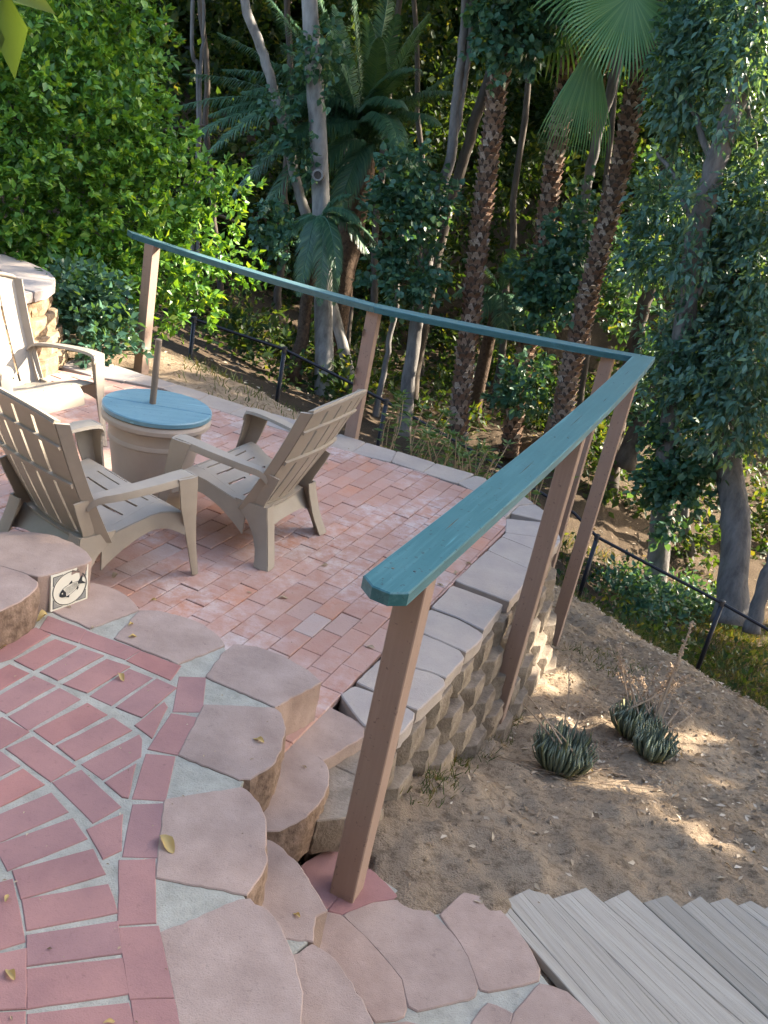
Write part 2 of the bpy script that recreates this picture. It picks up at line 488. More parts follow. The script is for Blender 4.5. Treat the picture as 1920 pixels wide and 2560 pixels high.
M['dead'] = leaf_mat('dead_leaf', [(0, (0.17, 0.12, 0.08)), (0.4, (0.29, 0.215, 0.145)), (0.75, (0.42, 0.34, 0.25)), (1, (0.56, 0.49, 0.40))], 0.15, 0.7, 0.2, 1.1)
M['dead_yellow'] = leaf_mat('yellow_dead_leaf', [(0, (0.40, 0.29, 0.10)), (0.5, (0.47, 0.36, 0.15)), (1, (0.42, 0.28, 0.12))], 0.2, 0.55, 0.3, 1.1)
M['straw'] = leaf_mat('straw_frond', [(0, (0.26, 0.17, 0.08)), (1, (0.36, 0.25, 0.13))], 0.2, 0.7, 0.2, 1.0)

# bare earth
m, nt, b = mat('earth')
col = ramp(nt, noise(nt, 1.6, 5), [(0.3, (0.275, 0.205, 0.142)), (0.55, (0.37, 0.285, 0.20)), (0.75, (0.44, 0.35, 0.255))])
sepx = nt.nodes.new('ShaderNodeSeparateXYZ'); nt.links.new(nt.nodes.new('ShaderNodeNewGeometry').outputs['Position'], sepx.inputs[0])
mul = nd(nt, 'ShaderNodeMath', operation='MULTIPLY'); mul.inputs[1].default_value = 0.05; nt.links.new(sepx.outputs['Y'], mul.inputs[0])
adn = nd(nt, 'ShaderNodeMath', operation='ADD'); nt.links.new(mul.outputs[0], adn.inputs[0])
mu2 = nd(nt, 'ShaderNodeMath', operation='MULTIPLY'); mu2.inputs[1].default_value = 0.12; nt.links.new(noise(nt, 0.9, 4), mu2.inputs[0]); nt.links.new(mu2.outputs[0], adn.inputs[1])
col = mixc(nt, ramp(nt, adn.outputs[0], [(0.45, 0.0), (0.53, 0.9)]), col, (0.060, 0.043, 0.030))  # humus tone grows with distance and also carries the grove's shade in colour
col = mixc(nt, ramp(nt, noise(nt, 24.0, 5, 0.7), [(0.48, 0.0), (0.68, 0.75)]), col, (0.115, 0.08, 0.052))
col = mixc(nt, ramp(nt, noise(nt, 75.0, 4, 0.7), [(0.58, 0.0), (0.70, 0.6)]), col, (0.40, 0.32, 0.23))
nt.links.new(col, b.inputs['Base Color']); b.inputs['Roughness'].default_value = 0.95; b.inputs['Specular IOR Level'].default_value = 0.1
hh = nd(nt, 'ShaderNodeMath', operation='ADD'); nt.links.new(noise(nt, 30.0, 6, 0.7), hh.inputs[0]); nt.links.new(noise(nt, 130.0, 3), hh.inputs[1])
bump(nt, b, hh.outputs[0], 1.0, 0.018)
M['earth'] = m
# ------------------------------------------------------------------ ground
ctrl = np.array([
 (.2, 2.2, -.33), (.45, 2.6, -.30), (.76, 2.66, -.30), (1.08, 2.78, -.31), (1.4, 2.8, -.32), (1.74, 2.82, -.33), (2.5, 2.85, -.36), (3.5, 2.6, -.42),
 (1.2, 2.2, -.40), (1.8, 2.2, -.42), (1.5, 1.5, -.45),
 (.37, 3.2, -.33), (.57, 3.7, -.52), (.87, 4.24, -.76), (1.16, 5.04, -.86), (1.42, 5.8, -1.04), (1.3, 6.45, -1.12),
 (1.62, 7.37, -1.32), (1.97, 7.05, -1.26), (2.37, 6.5, -1.25), (2.73, 6.1, -1.2), (2.95, 5.7, -1.12), (3.7, 5.0, -1.05),
 (1.65, 4.4, -.72), (2.24, 4.05, -.66), (1.2, 3.5, -.46), (1.9, 3.4, -.48), (1.9, 5.4, -.98), (3.0, 4.2, -.8), (4.5, 4.0, -.95),
 (-2.44, 9.95, -1.15), (-1.44, 10.1, -1.35), (-.22, 10.1, -1.7), (.94, 9.96, -2.05), (2.07, 9.67, -2.45), (3.7, 9.0, -2.8), (4.15, 8.77, -2.9), (6.5, 7.6, -3.1), (8.5, 6.4, -3.1),
 (2.1, 8.2, -1.75), (3.0, 7.4, -1.8), (3.7, 6.7, -1.85),
 (-2.1, 7.7, -.12), (-1.2, 7.5, -.18), (-.4, 7.1, -.32), (.4, 7.0, -.6), (-1.3, 8.1, -.27), (-2.1, 8.6, -.22), (-.6, 7.7, -.36), (-1.5, 9.3, -.9), (-2.5, 9.4, -.6), (-.5, 8.8, -1.0), (1.0, 8.0, -1.3),
 (-1.3, 14.3, -2.0), (0, 14.4, -2.2), (.95, 14.3, -2.35), (1.9, 14.2, -2.45), (2.4, 14.5, -1.9), (4.3, 13.2, -3.2), (5.4, 12.8, -3.4), (8, 12, -3.6), (10, 9.5, -3.3),
 (0, 20, -2.9), (-6, 18, -1.6), (8, 19, -3.2), (0, 27, -1.0), (8, 27, -1.0), (-10, 25, .2), (0, 40, 6), (15, 40, 6), (-15, 40, 6), (18, 24, -1.5), (26, 34, 4),
 (-10, 10, .2), (-6, 6, .2), (-4, 9, -.15), (-3.6, 7.2, -.1), (-4, 14, -1.2), (-8, 14, -.6), (-2, 5, -.3), (-1, 4, -.35), (0, 5, -.4), (-1.5, 6, -.3), (-1, 1.5, -.2), (0, .5, -.35), (-2, 2, -.2),
 (0, -6, 0), (-6, 0, 0), (5, 0, -.5), (8, 5, -1.6), (12, 8, -2.8), (5, -8, -.3), (-8, -8, 0), (14, -6, -1), (20, 12, -2.5), (30, 0, -2), (-30, 10, 1), (-30, 40, 5), (-20, -20, 0), (25, -20, -1.5), (36, 20, 0)])
def tps_kernel(r): return r
_d = np.linalg.norm(ctrl[:, None, :2] - ctrl[None, :, :2], axis=2)
_n = len(ctrl)
_A = np.zeros((_n + 3, _n + 3)); _A[:_n, :_n] = tps_kernel(_d) - 0.03 * np.eye(_n)
_A[:_n, _n] = 1; _A[:_n, _n + 1:] = ctrl[:, :2]; _A[_n, :_n] = 1; _A[_n + 1:, :_n] = ctrl[:, :2].T
_w = np.linalg.solve(_A, np.concatenate([ctrl[:, 2], np.zeros(3)]))
def vnoise(x, y, s, seed):
    x = x * s + seed * 17.3; y = y * s + seed * 9.1
    xi = np.floor(x); yi = np.floor(y); fx = x - xi; fy = y - yi
    fx = fx * fx * (3 - 2 * fx); fy = fy * fy * (3 - 2 * fy)
    h = lambda a, c: np.modf(np.abs(np.sin(a * 127.1 + c * 311.7 + seed * 3.7) * 43758.5453))[0]
    return (h(xi, yi) * (1 - fx) + h(xi + 1, yi) * fx) * (1 - fy) + (h(xi, yi + 1) * (1 - fx) + h(xi + 1, yi + 1) * fx) * fy
def inside(x, y, poly):
    r = np.zeros(np.shape(x), bool)
    for i in range(len(poly)):
        (x1, y1), (x2, y2) = poly[i], poly[i - 1]
        c = ((y1 > y) != (y2 > y)) & (x < (x2 - x1) * (y - y1) / (y2 - y1 + 1e-12) + x1)
        r ^= c
    return r
DIP = [(-2.6, 6.95), (-1.2, 6.62), (0, 6.28), (.62, 6.1), (.95, 5.45), (.62, 4.5), (.1, 3.0), (.3, 2.2), (.1, 1.2), (-.1, -1), (-3, -1), (-2.6, 4)]
def ground_z(x, y, relief=True):
    x = np.atleast_1d(np.asarray(x, float)); y = np.atleast_1d(np.asarray(y, float))
    z = np.full(x.shape, _w[_n]) + _w[_n + 1] * x + _w[_n + 2] * y
    for k in range(_n):
        z += _w[k] * np.hypot(x - ctrl[k, 0], y - ctrl[k, 1])
    if relief:
        z += (vnoise(x, y, 1.1, 1) - .5) * .09 + (vnoise(x, y, 4.0, 2) - .5) * .06 + (vnoise(x, y, 11.0, 3) - .5) * .042 + (vnoise(x, y, 24.0, 4) - .5) * .024
    m = inside(x, y, DIP)
    z = np.where(m, np.minimum(z, -.38), z)
    return z
gx = np.unique(np.concatenate([np.linspace(-40, -4, 26), np.arange(-4, 0, .16), np.arange(0, 3.6, .032), np.arange(3.6, 9, .14), np.linspace(9, 40, 26)]))
gy = np.unique(np.concatenate([np.linspace(-24, 1.6, 16), np.arange(1.6, 8, .036), np.arange(8, 16, .14), np.linspace(16, 48, 26)]))
X, Y = np.meshgrid(gx, gy)
Zg = ground_z(X.ravel(), Y.ravel())
nx, ny = len(gx), len(gy)
idx = np.arange(nx * ny).reshape(ny, nx)
F = np.stack([idx[:-1, :-1], idx[:-1, 1:], idx[1:, 1:], idx[1:, :-1]], axis=-1).reshape(-1, 4)
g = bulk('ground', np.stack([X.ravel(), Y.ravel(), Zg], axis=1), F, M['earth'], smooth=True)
tag(g, kind='structure')

# ------------------------------------------------------------------ brick patio
patio_in = [(-2.35, 6.66), (-1.85, 6.70), (-1.26, 6.49), (-.3, 6.20), (.206, 6.08), (.568, 5.92), (.774, 5.55), (.447, 4.49), (.117, 3.56), (-.03, 3.20), (-.16, 2.85)]
bed = patio_in + [(-.6, 2.7), (-1.0, 2.9), (-3.4, 2.9), (-3.4, 6.9)]
patio = slab('patio', bed, -.022, -.16, M['joint'], bev=.004)
tag(patio, kind='structure')
def clip(poly, p, n):
    out = []
    for i in range(len(poly)):
        a, b = np.array(poly[i - 1]), np.array(poly[i])
        da, db = (a - p) @ n, (b - p) @ n
        if (da > 0) != (db > 0): out.append(tuple(a + (b - a) * da / (da - db)))
        if db > 0: out.append(tuple(b))
    return out
def halfplanes(c):
    hs = []
    for a, b, ylo in (((.655, 5.03), (-.165, 2.80), 0), ((.765, 5.30), (.655, 5.03), 4.9), ((.785, 5.55), (.765, 5.30), 5.2), ((.774, 5.55), (.568, 5.92), 5.3)):
        if c[1] < ylo: continue
        a, b = np.array(a), np.array(b); e = b - a; n = np.array([-e[1], e[0]]) / np.linalg.norm(e)
        if (np.array([-1, 4.5]) - a) @ n < 0: n = -n
        hs.append((a, n))
    xs = [(.568, 5.92), (.206, 6.08), (-.3, 6.20), (-1.26, 6.49), (-1.85, 6.70), (-2.35, 6.68), (-3.4, 6.7)]
    for i in range(len(xs) - 1):
        if xs[i + 1][0] - .12 <= c[0] <= xs[i][0] + .12:
            a, b = np.array(xs[i]), np.array(xs[i + 1]); e = b - a; n = np.array([-e[1], e[0]]) / np.linalg.norm(e)
            if (np.array([-1, 4.5]) - a) @ n < 0: n = -n
            hs.append((a + 0 * n, n))
    return hs
cd = np.array([.336, .942]); cn = np.array([.942, -.336])
BL, BW, GAP = .203, .1015, .0028
cand = []
for i in range(-42, 24):
    off = (.5 if i % 2 else 0) * BL
    for j in range(-24, 26):
        c = np.array([.30, 4.4]) + cn * (i * BW - .055) + cd * (j * BL + off)
        if c[0] < -3.3 or c[1] < 2.75 or c[1] > 7.0: continue
        q = [tuple(c + cd * (sx * (BL / 2 - GAP / 2)) + cn * (sy * (BW / 2 - GAP / 2))) for sx, sy in ((-1, -1), (1, -1), (1, 1), (-1, 1))]
        for p, n in halfplanes(c):
            q = clip(q, p + n * .006, n)
            if len(q) < 3: break
        if len(q) < 3: continue
        A = abs(sum(q[k - 1][0] * q[k][1] - q[k][0] * q[k - 1][1] for k in range(len(q)))) / 2
        if A < .0012: continue
        cand.append((c, q))
def in_frame(p):
    d = np.array(p) - np.array([0, 0, EYE]); k = d @ FW
    u, v = d @ RT / k * FOC, d @ UP / k * FOC
    return abs(u) < 960 and abs(v) < 1280
seen = [t for t in cand if in_frame((t[0][0], t[0][1], 0))]
rest = [t for t in cand if not in_frame((t[0][0], t[0][1], 0))]
seen.sort(key=lambda t: t[0] @ t[0])
def paver(q):
    return prism_geo(q, random.uniform(-.003, .003), -.03, bev=.003, tilt=(random.uniform(-.012, .012), random.uniform(-.012, .012)), jag=.0012)
for c, q in seen[:296]:
    v, f = paver(q)
    mesh('brick', v, f, M['patio_brick'], patio)
G = Geo()
for c, q in seen[296:] + rest: G.add(*paver(q))
o = G.build('more_bricks', M['patio_brick'], patio); tag(o, kind='stuff')

# ------------------------------------------------------------------ upper landing
LZ = .176
sl = [tuple(spot(q, LZ)[:2]) for q in (C1(380, 560), C1(560, 545), C1(790, 640), C1(1010, 700), C1(1320, 856), C2(205, 1227), C2(120, 1480), C4(1425, 254), C4(1440, 500), C4(1452, 898), C5(160, 1150), C5(320, 1640))]
land = slab('landing', sl + [(-.12, 1.0), (-.12, -.6), (-2.6, -.6), (-2.6, 3.0), (-1.55, 3.25)], LZ - .0045, -.12, M['mortar'], bev=.004)
tag(land, kind='structure')
LB = {
 'e': [(Z1, [(500, 160), (890, 303), (812, 435), (412, 295)]), (Z1, [(897, 310), (1452, 515), (1293, 610), (828, 438)]),
       (Z2, [(632, 110), (1045, 262), (935, 410), (482, 208)]), (Z2, [(1032, 372), (1303, 382), (1268, 740), (968, 736)]),
       (Z2, [(947, 757), (1233, 802), (1005, 1183), (708, 1123)]), (Z3, [(1517, 342), (1815, 372), (1708, 832), (1372, 808)]),
       (Z3, [(1375, 870), (1698, 858), (1632, 1420), (1272, 1406)]), (Z4, [(1237, -42), (1608, -60), (1615, 598), (1228, 628)]),
       (Z4, [(1238, 662), (1640, 640), (1805, 1372), (1350, 1393), (1268, 905)]), (Z4, [(1358, 1402), (1808, 1388), (1875, 1720), (1400, 1740)])],
 'f': [(Z1, [(-60, 490), (370, 290), (508, 352), (110, 600), (-60, 650)]), (Z1, [(570, 408), (778, 476), (350, 712), (168, 620)]),
       (Z1, [(850, 502), (1058, 572), (598, 818), (432, 740)]), (Z1, [(1112, 612), (1328, 686), (898, 948), (672, 865)]),
       (Z1, [(1345, 712), (1568, 800), (1150, 1078), (947, 985)]), (Z2, [(800, 402), (988, 490), (633, 788), (387, 690)]),
       (Z2, [(868, 652), (893, 690), (740, 998), (582, 880)]), (Z1, [(-90, 770), (100, 668), (288, 750), (-20, 932)]),
       (Z1, [(355, 787), (558, 880), (60, 1158), (-130, 1060)]), (Z1, [(620, 912), (818, 1020), (290, 1333), (102, 1200)]),
       (Z1, [(905, 1067), (1098, 1180), (550, 1478), (367, 1345)]), (Z1, [(1170, 1222), (1353, 1345), (780, 1648), (607, 1510)]),
       (Z3, [(1440, 152), (1463, 190), (1448, 370), (1065, 598), (862, 450)]), (Z3, [(1403, 457), (1318, 793), (1275, 788), (1102, 640)]),
       (Z1, [(20, 1217), (283, 1360), (0, 1528), (-220, 1380)]), (Z3, [(345, 172), (768, 470), (530, 623), (82, 290)]),
       (Z3, [(840, 517), (1238, 895), (970, 1048), (562, 640)]), (Z3, [(1258, 982), (1243, 1340), (1080, 1418), (917, 1130)]),
       (Z3, [(-120, 262), (10, 332), (188, 468), (-60, 598)]), (Z3, [(235, 514), (438, 662), (-20, 893), (-160, 720)]),
       (Z3, [(525, 760), (688, 945), (-120, 1298), (-200, 1060)]), (Z3, [(745, 1022), (888, 1222), (87, 1543), (-50, 1302)]),
       (Z4, [(953, -153), (1073, 90), (230, 343), (142, 70)]), (Z4, [(1115, 212), (1203, 490), (290, 668), (242, 370)]),
       (Z4, [(1213, 602), (1253, 907), (300, 1038), (292, 740)]), (Z4, [(1260, 982), (1318, 1330), (300, 1478), (302, 1090)]),
       (Z4, [(1318, 1442), (1395, 1750), (302, 1800), (302, 1560)]), (Z4, [(118, 162), (243, 790), (-100, 898), (-150, 232)]),
       (Z4, [(258, 882), (250, 1478), (-150, 1498), (-120, 962)]), (Z4, [(238, 1542), (238, 1900), (-150, 1900), (-150, 1562)])]}
for k, (cr, q) in enumerate(LB['e'] + LB['f']):
    slab('brick', resample(inset(ccw(plan(cr, q, LZ)), -.0022 if k < len(LB['e']) else -.0048), .05), LZ + random.uniform(-.0025, .0005), LZ - .05, M['landing_brick'], land, bev=.0022, jag=.0012)
# the same paving going on to the left of the frame and towards the viewer
ld = np.array([.30, .954]); ln = np.array([.954, -.30])
e0, e1 = spot((0, 1640), LZ)[:2], spot((0, 2560), LZ)[:2]
G = Geo()
for i in range(-16, 8):
    for j in range(-10, 9):
        c = np.array([-1.3, 1.5]) + ln * (i * .112) + ld * (j * .216 + (.108 if i % 2 else 0))
        s = (e1 - e0)[0] * (c - e0)[1] - (e1 - e0)[1] * (c - e0)[0]
        left = s / np.linalg.norm(e1 - e0)
        if c[0] < -2.45 or c[1] < -.45 or c[1] > 2.75: continue
        if (left > -.115 and c[1] > e1[1] - .3) or (c[1] <= e1[1] - .3 and c[0] > -.45): continue
        if c[1] > 2.45 and c[0] > -1.75: continue
        q = [tuple(c + ld * (sx * .098) + ln * (sy * .047)) for sx, sy in ((-1, -1), (1, -1), (1, 1), (-1, 1))]
        G.add(*prism_geo(q, LZ + random.uniform(-.0015, .0015), LZ - .05, bev=.003, jag=.001))
tag(G.build('more_bricks', M['landing_brick'], land), kind='stuff')

# ------------------------------------------------------------------ curving block steps
steps = thing('garden_steps', (-.3, 2.0, 0), 'curving garden steps of pinkish tan rounded concrete blocks around the red brick landing', 'steps')
def step_block(cr, pts, zt, zb, rough=.002, bul=0.0):
    p = resample(inset(ccw(plan(cr, pts, zt)), -.004), .022)
    p = smooth_poly(p, 1, .10)
    c0 = np.mean(np.array(p), axis=0); ph = random.uniform(0, 6)
    for i in range(len(p)):                       # worn, nibbled arrises
        w = .0010 * math.sin(i * .9 + ph) + .0010 * math.sin(i * 2.3 + ph) + (random.uniform(.002, .006) if random.random() < .10 else 0)
        d = c0 - np.array(p[i]); p[i] = tuple(np.array(p[i]) + d / np.linalg.norm(d) * w)
    return slab('step_block', p, zt + random.uniform(-.002, .002), zb, M['block'], steps, side=M['split'] if bul else M['block'], bev=.0035, jag=.0013, rows=7, rough=rough, bulge=bul)
A, B, Cc, Dd = LZ, -.008, -.165, -.25
step_block(C1, [(270, 640), (545, 490), (640, 515), (720, 548), (770, 585), (822, 652), (533, 758)], A, -.03)
step_block(C1, [(682, 817), (830, 654), (950, 660), (1100, 698), (1200, 738), (1285, 800), (1335, 860), (1057, 970)], A, -.03)
step_block(C2, [(-200, 1048), (-100, 905), (-34, 857), (100, 870), (250, 925), (400, 1008), (478, 1080), (208, 1225)], A, -.03)
step_block(C2, [(-210, 1212), (200, 1232), (240, 1264), (270, 1350), (240, 1480), (190, 1570), (60, 1653), (-2, 1653), (-364, 1510)], A, -.03, .004, .006)
step_block(C4, [(977, 327), (1430, 257), (1480, 292), (1530, 347), (1570, 440), (1578, 690), (1550, 770), (1462, 888), (927, 788)], A, -.03, .004, .006)
step_block(C5, [(-470, 1115), (0, 917), (60, 912), (160, 982), (230, 1060), (265, 1140), (310, 1250), (350, 1400), (372, 1470), (350, 1660), (320, 1900), (-300, 1950), (-362, 1659), (-402, 1400)], A, -.03, .004, .006)
step_block(C2, [(160, 1300), (430, 1200), (525, 1222), (740, 1335), (728, 1400), (492, 1540), (330, 1450)], B, -.20)
step_block(C5, [(60, 100), (263, 0), (350, 0), (490, 97), (520, 140), (522, 240), (480, 330), (390, 430), (230, 512), (155, 512), (60, 420)], B, -.20, .004, .006)
step_block(C5, [(60, 600), (155, 563), (230, 600), (335, 700), (440, 860), (510, 985), (445, 1020), (430, 1168), (390, 1166), (270, 1150), (160, 1060), (40, 920)], B, -.30)
step_block(C5, [(200, 1300), (312, 1252), (430, 1185), (560, 1270), (660, 1420), (720, 1510), (790, 1660), (830, 1900), (300, 1950)], B, -.30)
step_block(C5, [(400, 350), (510, 288), (670, 167), (735, 250), (690, 400), (560, 470), (430, 510)], Cc, -.34, .004, .006)
# paving pieces at the foot of the post
def low_piece(pts, z, m, name='step_block'):
    p = smooth_poly(resample(inset(ccw(plan(C5, pts, z)), -.003), .03), 1, .25)
    return slab(name, p, z, z - .10, m, steps, bev=.004, jag=.0015)
low_piece([(355, 720), (580, 587), (660, 640), (768, 730), (600, 880), (512, 982), (420, 860)], Dd, M['landing_brick'], 'paver')
low_piece([(772, 734), (948, 910), (780, 937), (602, 1008), (518, 986), (606, 884)], Dd, M['landing_brick'], 'paver')
low_piece([(447, 1066), (516, 988), (600, 1012), (738, 1135), (798, 1200), (957, 1390), (990, 1560), (978, 1620), (800, 1650), (716, 1510), (600, 1330), (440, 1200)], Dd, M['block'])
low_piece([(605, 1012), (790, 938), (950, 917), (1100, 960), (1178, 1040), (1277, 1140), (1347, 1260), (1410, 1440), (1398, 1500), (1050, 1580), (994, 1558), (962, 1390), (802, 1198)], Dd, M['block'])
low_piece([(1182, 1010), (1330, 872), (1480, 922), (1520, 960), (1600, 1040), (1700, 1180), (1780, 1330), (1773, 1403), (1470, 1468), (1427, 1458), (1414, 1440), (1351, 1260), (1282, 1142)], Dd, M['block'])
low_piece([(1772, 1412), (1940, 1462), (2140, 1661), (2200, 1850), (1560, 1800), (1622, 1592)], Dd, M['block'])
low_piece([(1470, 1525), (1618, 1593), (1555, 1800), (1270, 1800), (1430, 1570)], Dd, M['block'])
low_piece([(990, 1640), (1270, 1720), (1240, 1850), (860, 1850), (800, 1670)], Dd, M['block'])
slab('mortar_bed', [tuple(spot(C5(*p), Dd)[:2]) for p in ((460, 700), (800, 760), (1150, 1000), (1480, 930), (1770, 1330), (2180, 1850), (2100, 2300), (500, 2300), (640, 1400), (470, 1080))], Dd - .006, Dd - .14, M['mortar'], steps)
for pts, z in (([(265, -4), (490, 93), (352, -2), (300, -40)], B - .002), ([(250, 1140), (412, 1166), (312, 1252), (230, 1200)], B - .003)):
    slab('mortar_wedge', [tuple(spot(C5(*p), z)[:2]) for p in pts], z, z - .09, M['mortar'], steps)
# raised blocks on the left, one carrying the tile
UZ = .336
step_block(Z5, [(-160, 345), (170, 331), (350, 340), (560, 370), (750, 446), (880, 530), (935, 600), (942, 628), (880, 662), (500, 775), (392, 800), (280, 765), (0, 680), (-160, 650)], UZ, LZ - .01, .002)
step_block(Z5, [(-160, 668), (0, 684), (270, 768), (388, 845), (378, 900), (320, 960), (220, 1040), (0, 1140), (-160, 1190), (-420, 1100), (-420, 760)], UZ, LZ - .01, .004, .006)
step_block(Z5, [(-900, 620), (-430, 560), (-200, 640), (-440, 760), (-440, 1080), (-900, 1000)], UZ, LZ - .01, .004, .006)

# ------------------------------------------------------------------ ceramic tile with the fish
tb0, tb1 = spot(Z5(503, 1152), LZ), spot(Z5(885, 1012), LZ)
ex = (tb1 - tb0); ex[2] = 0; wtile = np.linalg.norm(ex); ex /= wtile
nrm = np.array([ex[1], -ex[0], 0.0])
eyv = np.array([0, 0, 1.0]) * math.cos(.06) - nrm * math.sin(.06)
nrm = np.cross(ex, eyv)
htile = .155
tb0 = tb0 + nrm * .012
tile = thing('ceramic_tile', tuple(tb0), 'square cream ceramic tile with a black fish, leaning on the raised block', 'tile')
def T(x, y, d=0.0): return tb0 + ex * (x * wtile) + eyv * (y * htile) + nrm * d
Geo().box(T(.5, .5, -.005), ex * wtile / 2, eyv * htile / 2, nrm * .005).build('tile_body', M['tile_white'], tile)
def flat(name, pts, m, d, th=.0008):
    n = len(pts)
    v = [T(x, y, d) for x, y in pts] + [T(x, y, 0.0001) for x, y in pts]
    f = [tuple(range(n))] + [((i + 1) % n, i, n + i, n + (i + 1) % n) for i in range(n)]
    return mesh(name, v, f, m, tile)
cx, cy, R0 = .5, .5, .445
for sx in (-1, 1):
    for sy in (-1, 1):
        a0 = [(cx + sx * .43, cy + sy * .43)]
        arc = [(cx + sx * .475 * math.cos(t), cy + sy * .475 * math.sin(t)) for t in np.linspace(.42, PI / 2 - .42, 8)]
        pts = a0 + [(cx + sx * .43, cy + sy * .21)] + arc + [(cx + sx * .21, cy + sy * .43)]
        if sx * sy < 0: pts = pts[::-1]
        flat('corner_ornament', pts, M['tile_grey'], .0009)
        ring = [(cx + sx * .445, cy + sy * .445), (cx + sx * .445, cy + sy * .19), (cx + sx * .43, cy + sy * .19), (cx + sx * .43, cy + sy * .43), (cx + sx * .19, cy + sy * .43), (cx + sx * .19, cy + sy * .445)]
        if sx * sy < 0: ring = ring[::-1]
        flat('corner_line', ring, M['tile_ink'], .0011)
G = Geo()
n = 56
v = [T(cx + r * math.cos(2 * PI * k / n), cy + r * math.sin(2 * PI * k / n), .0014) for r in (.462, .44) for k in range(n)]
G.add(v, [(k, (k + 1) % n, n + (k + 1) % n, n + k) for k in range(n)]).build('ring', M['tile_ink'], tile)
def fishpt(a, b):           # a along the body nose 0 -> tail 1, b across
    th = .38
    x = (a - .5) * .62; y = b
    return (cx + .02 + x * math.cos(th) - y * math.sin(th), cy - .03 + (x * math.sin(th) + y * math.cos(th)))
up = [(t, .135 * math.sin(PI * min(1, t ** .75)) ** .8 + .012) for t in np.linspace(.0, .86, 16)]
outl = [fishpt(a, b) for a, b in up] + [fishpt(a, -b * .92) for a, b in up[::-1]]
flat('fish_body', outl[::-1], M['tile_white'], .0016)
G = Geo()
for k in range(len(outl)):
    a, b = np.array(outl[k]), np.array(outl[(k + 1) % len(outl)])
    e = b - a; l = np.linalg.norm(e) + 1e-9; e = e / l; pn = np.array([-e[1], e[0]]) * .006
    G.add([T(*(a + pn), .002), T(*(b + pn), .002), T(*(b - pn), .002), T(*(a - pn), .002)], [(3, 2, 1, 0)])
for t in (-.085, -.055, -.025, .005, .035, .065, .095):
    pts = [(a, t * math.sin(PI * min(1, (a) ** .75)) ** .6 + .008 * math.sin(22 * a)) for a in np.linspace(.27, .82, 12)]
    for (a0, b0), (a1, b1) in zip(pts[:-1], pts[1:]):
        p, q = np.array(fishpt(a0, b0)), np.array(fishpt(a1, b1))
        G.add([T(p[0], p[1] + .005, .002), T(q[0], q[1] + .005, .002), T(q[0], q[1] - .005, .002), T(p[0], p[1] - .005, .002)], [(3, 2, 1, 0)])
G.build('fish_lines', M['tile_ink'], tile)
head = [fishpt(a, b) for a, b in up if a < .25] + [fishpt(.25, .06), fishpt(.28, 0), fishpt(.25, -.06)] + [fishpt(a, -b * .92) for a, b in up[::-1] if a < .25]
flat('fish_head', head[::-1], M['tile_ink'], .0022)
flat('fish_eye', [(fishpt(.13, .03)[0] + .018 * math.cos(t), fishpt(.13, .03)[1] + .018 * math.sin(t)) for t in np.linspace(0, 2 * PI, 10, endpoint=False)], M['tile_white'], .0027)
flat('fish_tail', [fishpt(.84, .0), fishpt(.88, -.03), fishpt(1.14, -.15), fishpt(1.04, .0), fishpt(1.15, .16), fishpt(.88, .04)], M['tile_ink'], .0022)
flat('fish_fin', [fishpt(.52, .15), fishpt(.66, .13), fishpt(.68, .19), fishpt(.58, .165)], M['tile_ink'], .0022)
flat('fish_fin', [fishpt(.70, -.11), fishpt(.80, -.06), fishpt(.80, -.12), fishpt(.72, -.16)], M['tile_ink'], .0022)
flat('fish_fin', [fishpt(.22, -.14), fishpt(.36, -.14), fishpt(.30, -.20)], M['tile_ink'], .0022)

# ------------------------------------------------------------------ retaining wall with caps
wall = thing('retaining_wall', (.5, 4.6, -.5), 'low retaining wall of rough tan split face blocks with wide grey capstones around the patio', 'wall')
CZ = .004
caps = [
 (Z7, [(5, 945), (120, 870), (288, 927), (545, 1042), (625, 1097), (615, 1150), (500, 1282), (190, 1197)]),
 (Z7, [(132, 842), (338, 650), (620, 728), (770, 768), (868, 815), (873, 868), (650, 1080), (548, 1034), (300, 921)]),
 (Z7, [(350, 636), (560, 402), (718, 458), (850, 512), (998, 582), (1038, 640), (882, 812), (775, 764), (625, 722)]),
 (Z7, [(566, 394), (745, 238), (1000, 332), (1188, 442), (1180, 490), (1050, 602), (1002, 574), (720, 450)]),
 (Z7, [(756, 226), (930, 44), (1130, 116), (1356, 204), (1194, 420), (1004, 322)])]
cap_pts = [plan(cr, p, CZ) for cr, p in caps]
i6 = [spot(Z6(*p), CZ)[:2] for p in ((205, 1668), (656, 1244), (850, 1056), (905, 1002), (916, 800), (985, 728), (1090, 622), (1190, 517))]
def outer_at(y):      # the wall's outer edge on the right hand side
    return np.array([.237 + .376 * (y - 3.03), y])
o6 = [outer_at(4.36), outer_at(4.80), outer_at(5.08), outer_at(5.36), np.array([1.10, 5.62]), np.array([1.045, 5.82]), np.array([.99, 5.91]), np.array([.935, 6.01])]
sh = lambda a, b, t=.0015: a + (b - a) / np.linalg.norm(b - a) * t
for k in range(3):
    a, b = (i6[k], i6[k + 1]); c, d = (o6[k], o6[k + 1])
    cap_pts.append([tuple(sh(a, b)), tuple(sh(c, d)), tuple(sh(d, c)), tuple(sh(b, a))])
cap_pts.append([tuple(sh(i6[3], i6[4])), tuple(sh(o6[3], o6[4])), tuple(sh(o6[4], o6[3])), tuple(sh(i6[4], i6[3]))])
cap_pts.append([tuple(i6[5]), tuple(sh(o6[4], o6[5], .008)), tuple(o6[5]), tuple(o6[6]), tuple(i6[6])])
cap_pts.append([tuple(sh(i6[6], i6[7], .008)), tuple(sh(o6[6], o6[7], .01)), (.80, 6.19), (.70, 6.23), (.574, 5.93), tuple(spot(Z6(905, 790), CZ)[:2])])
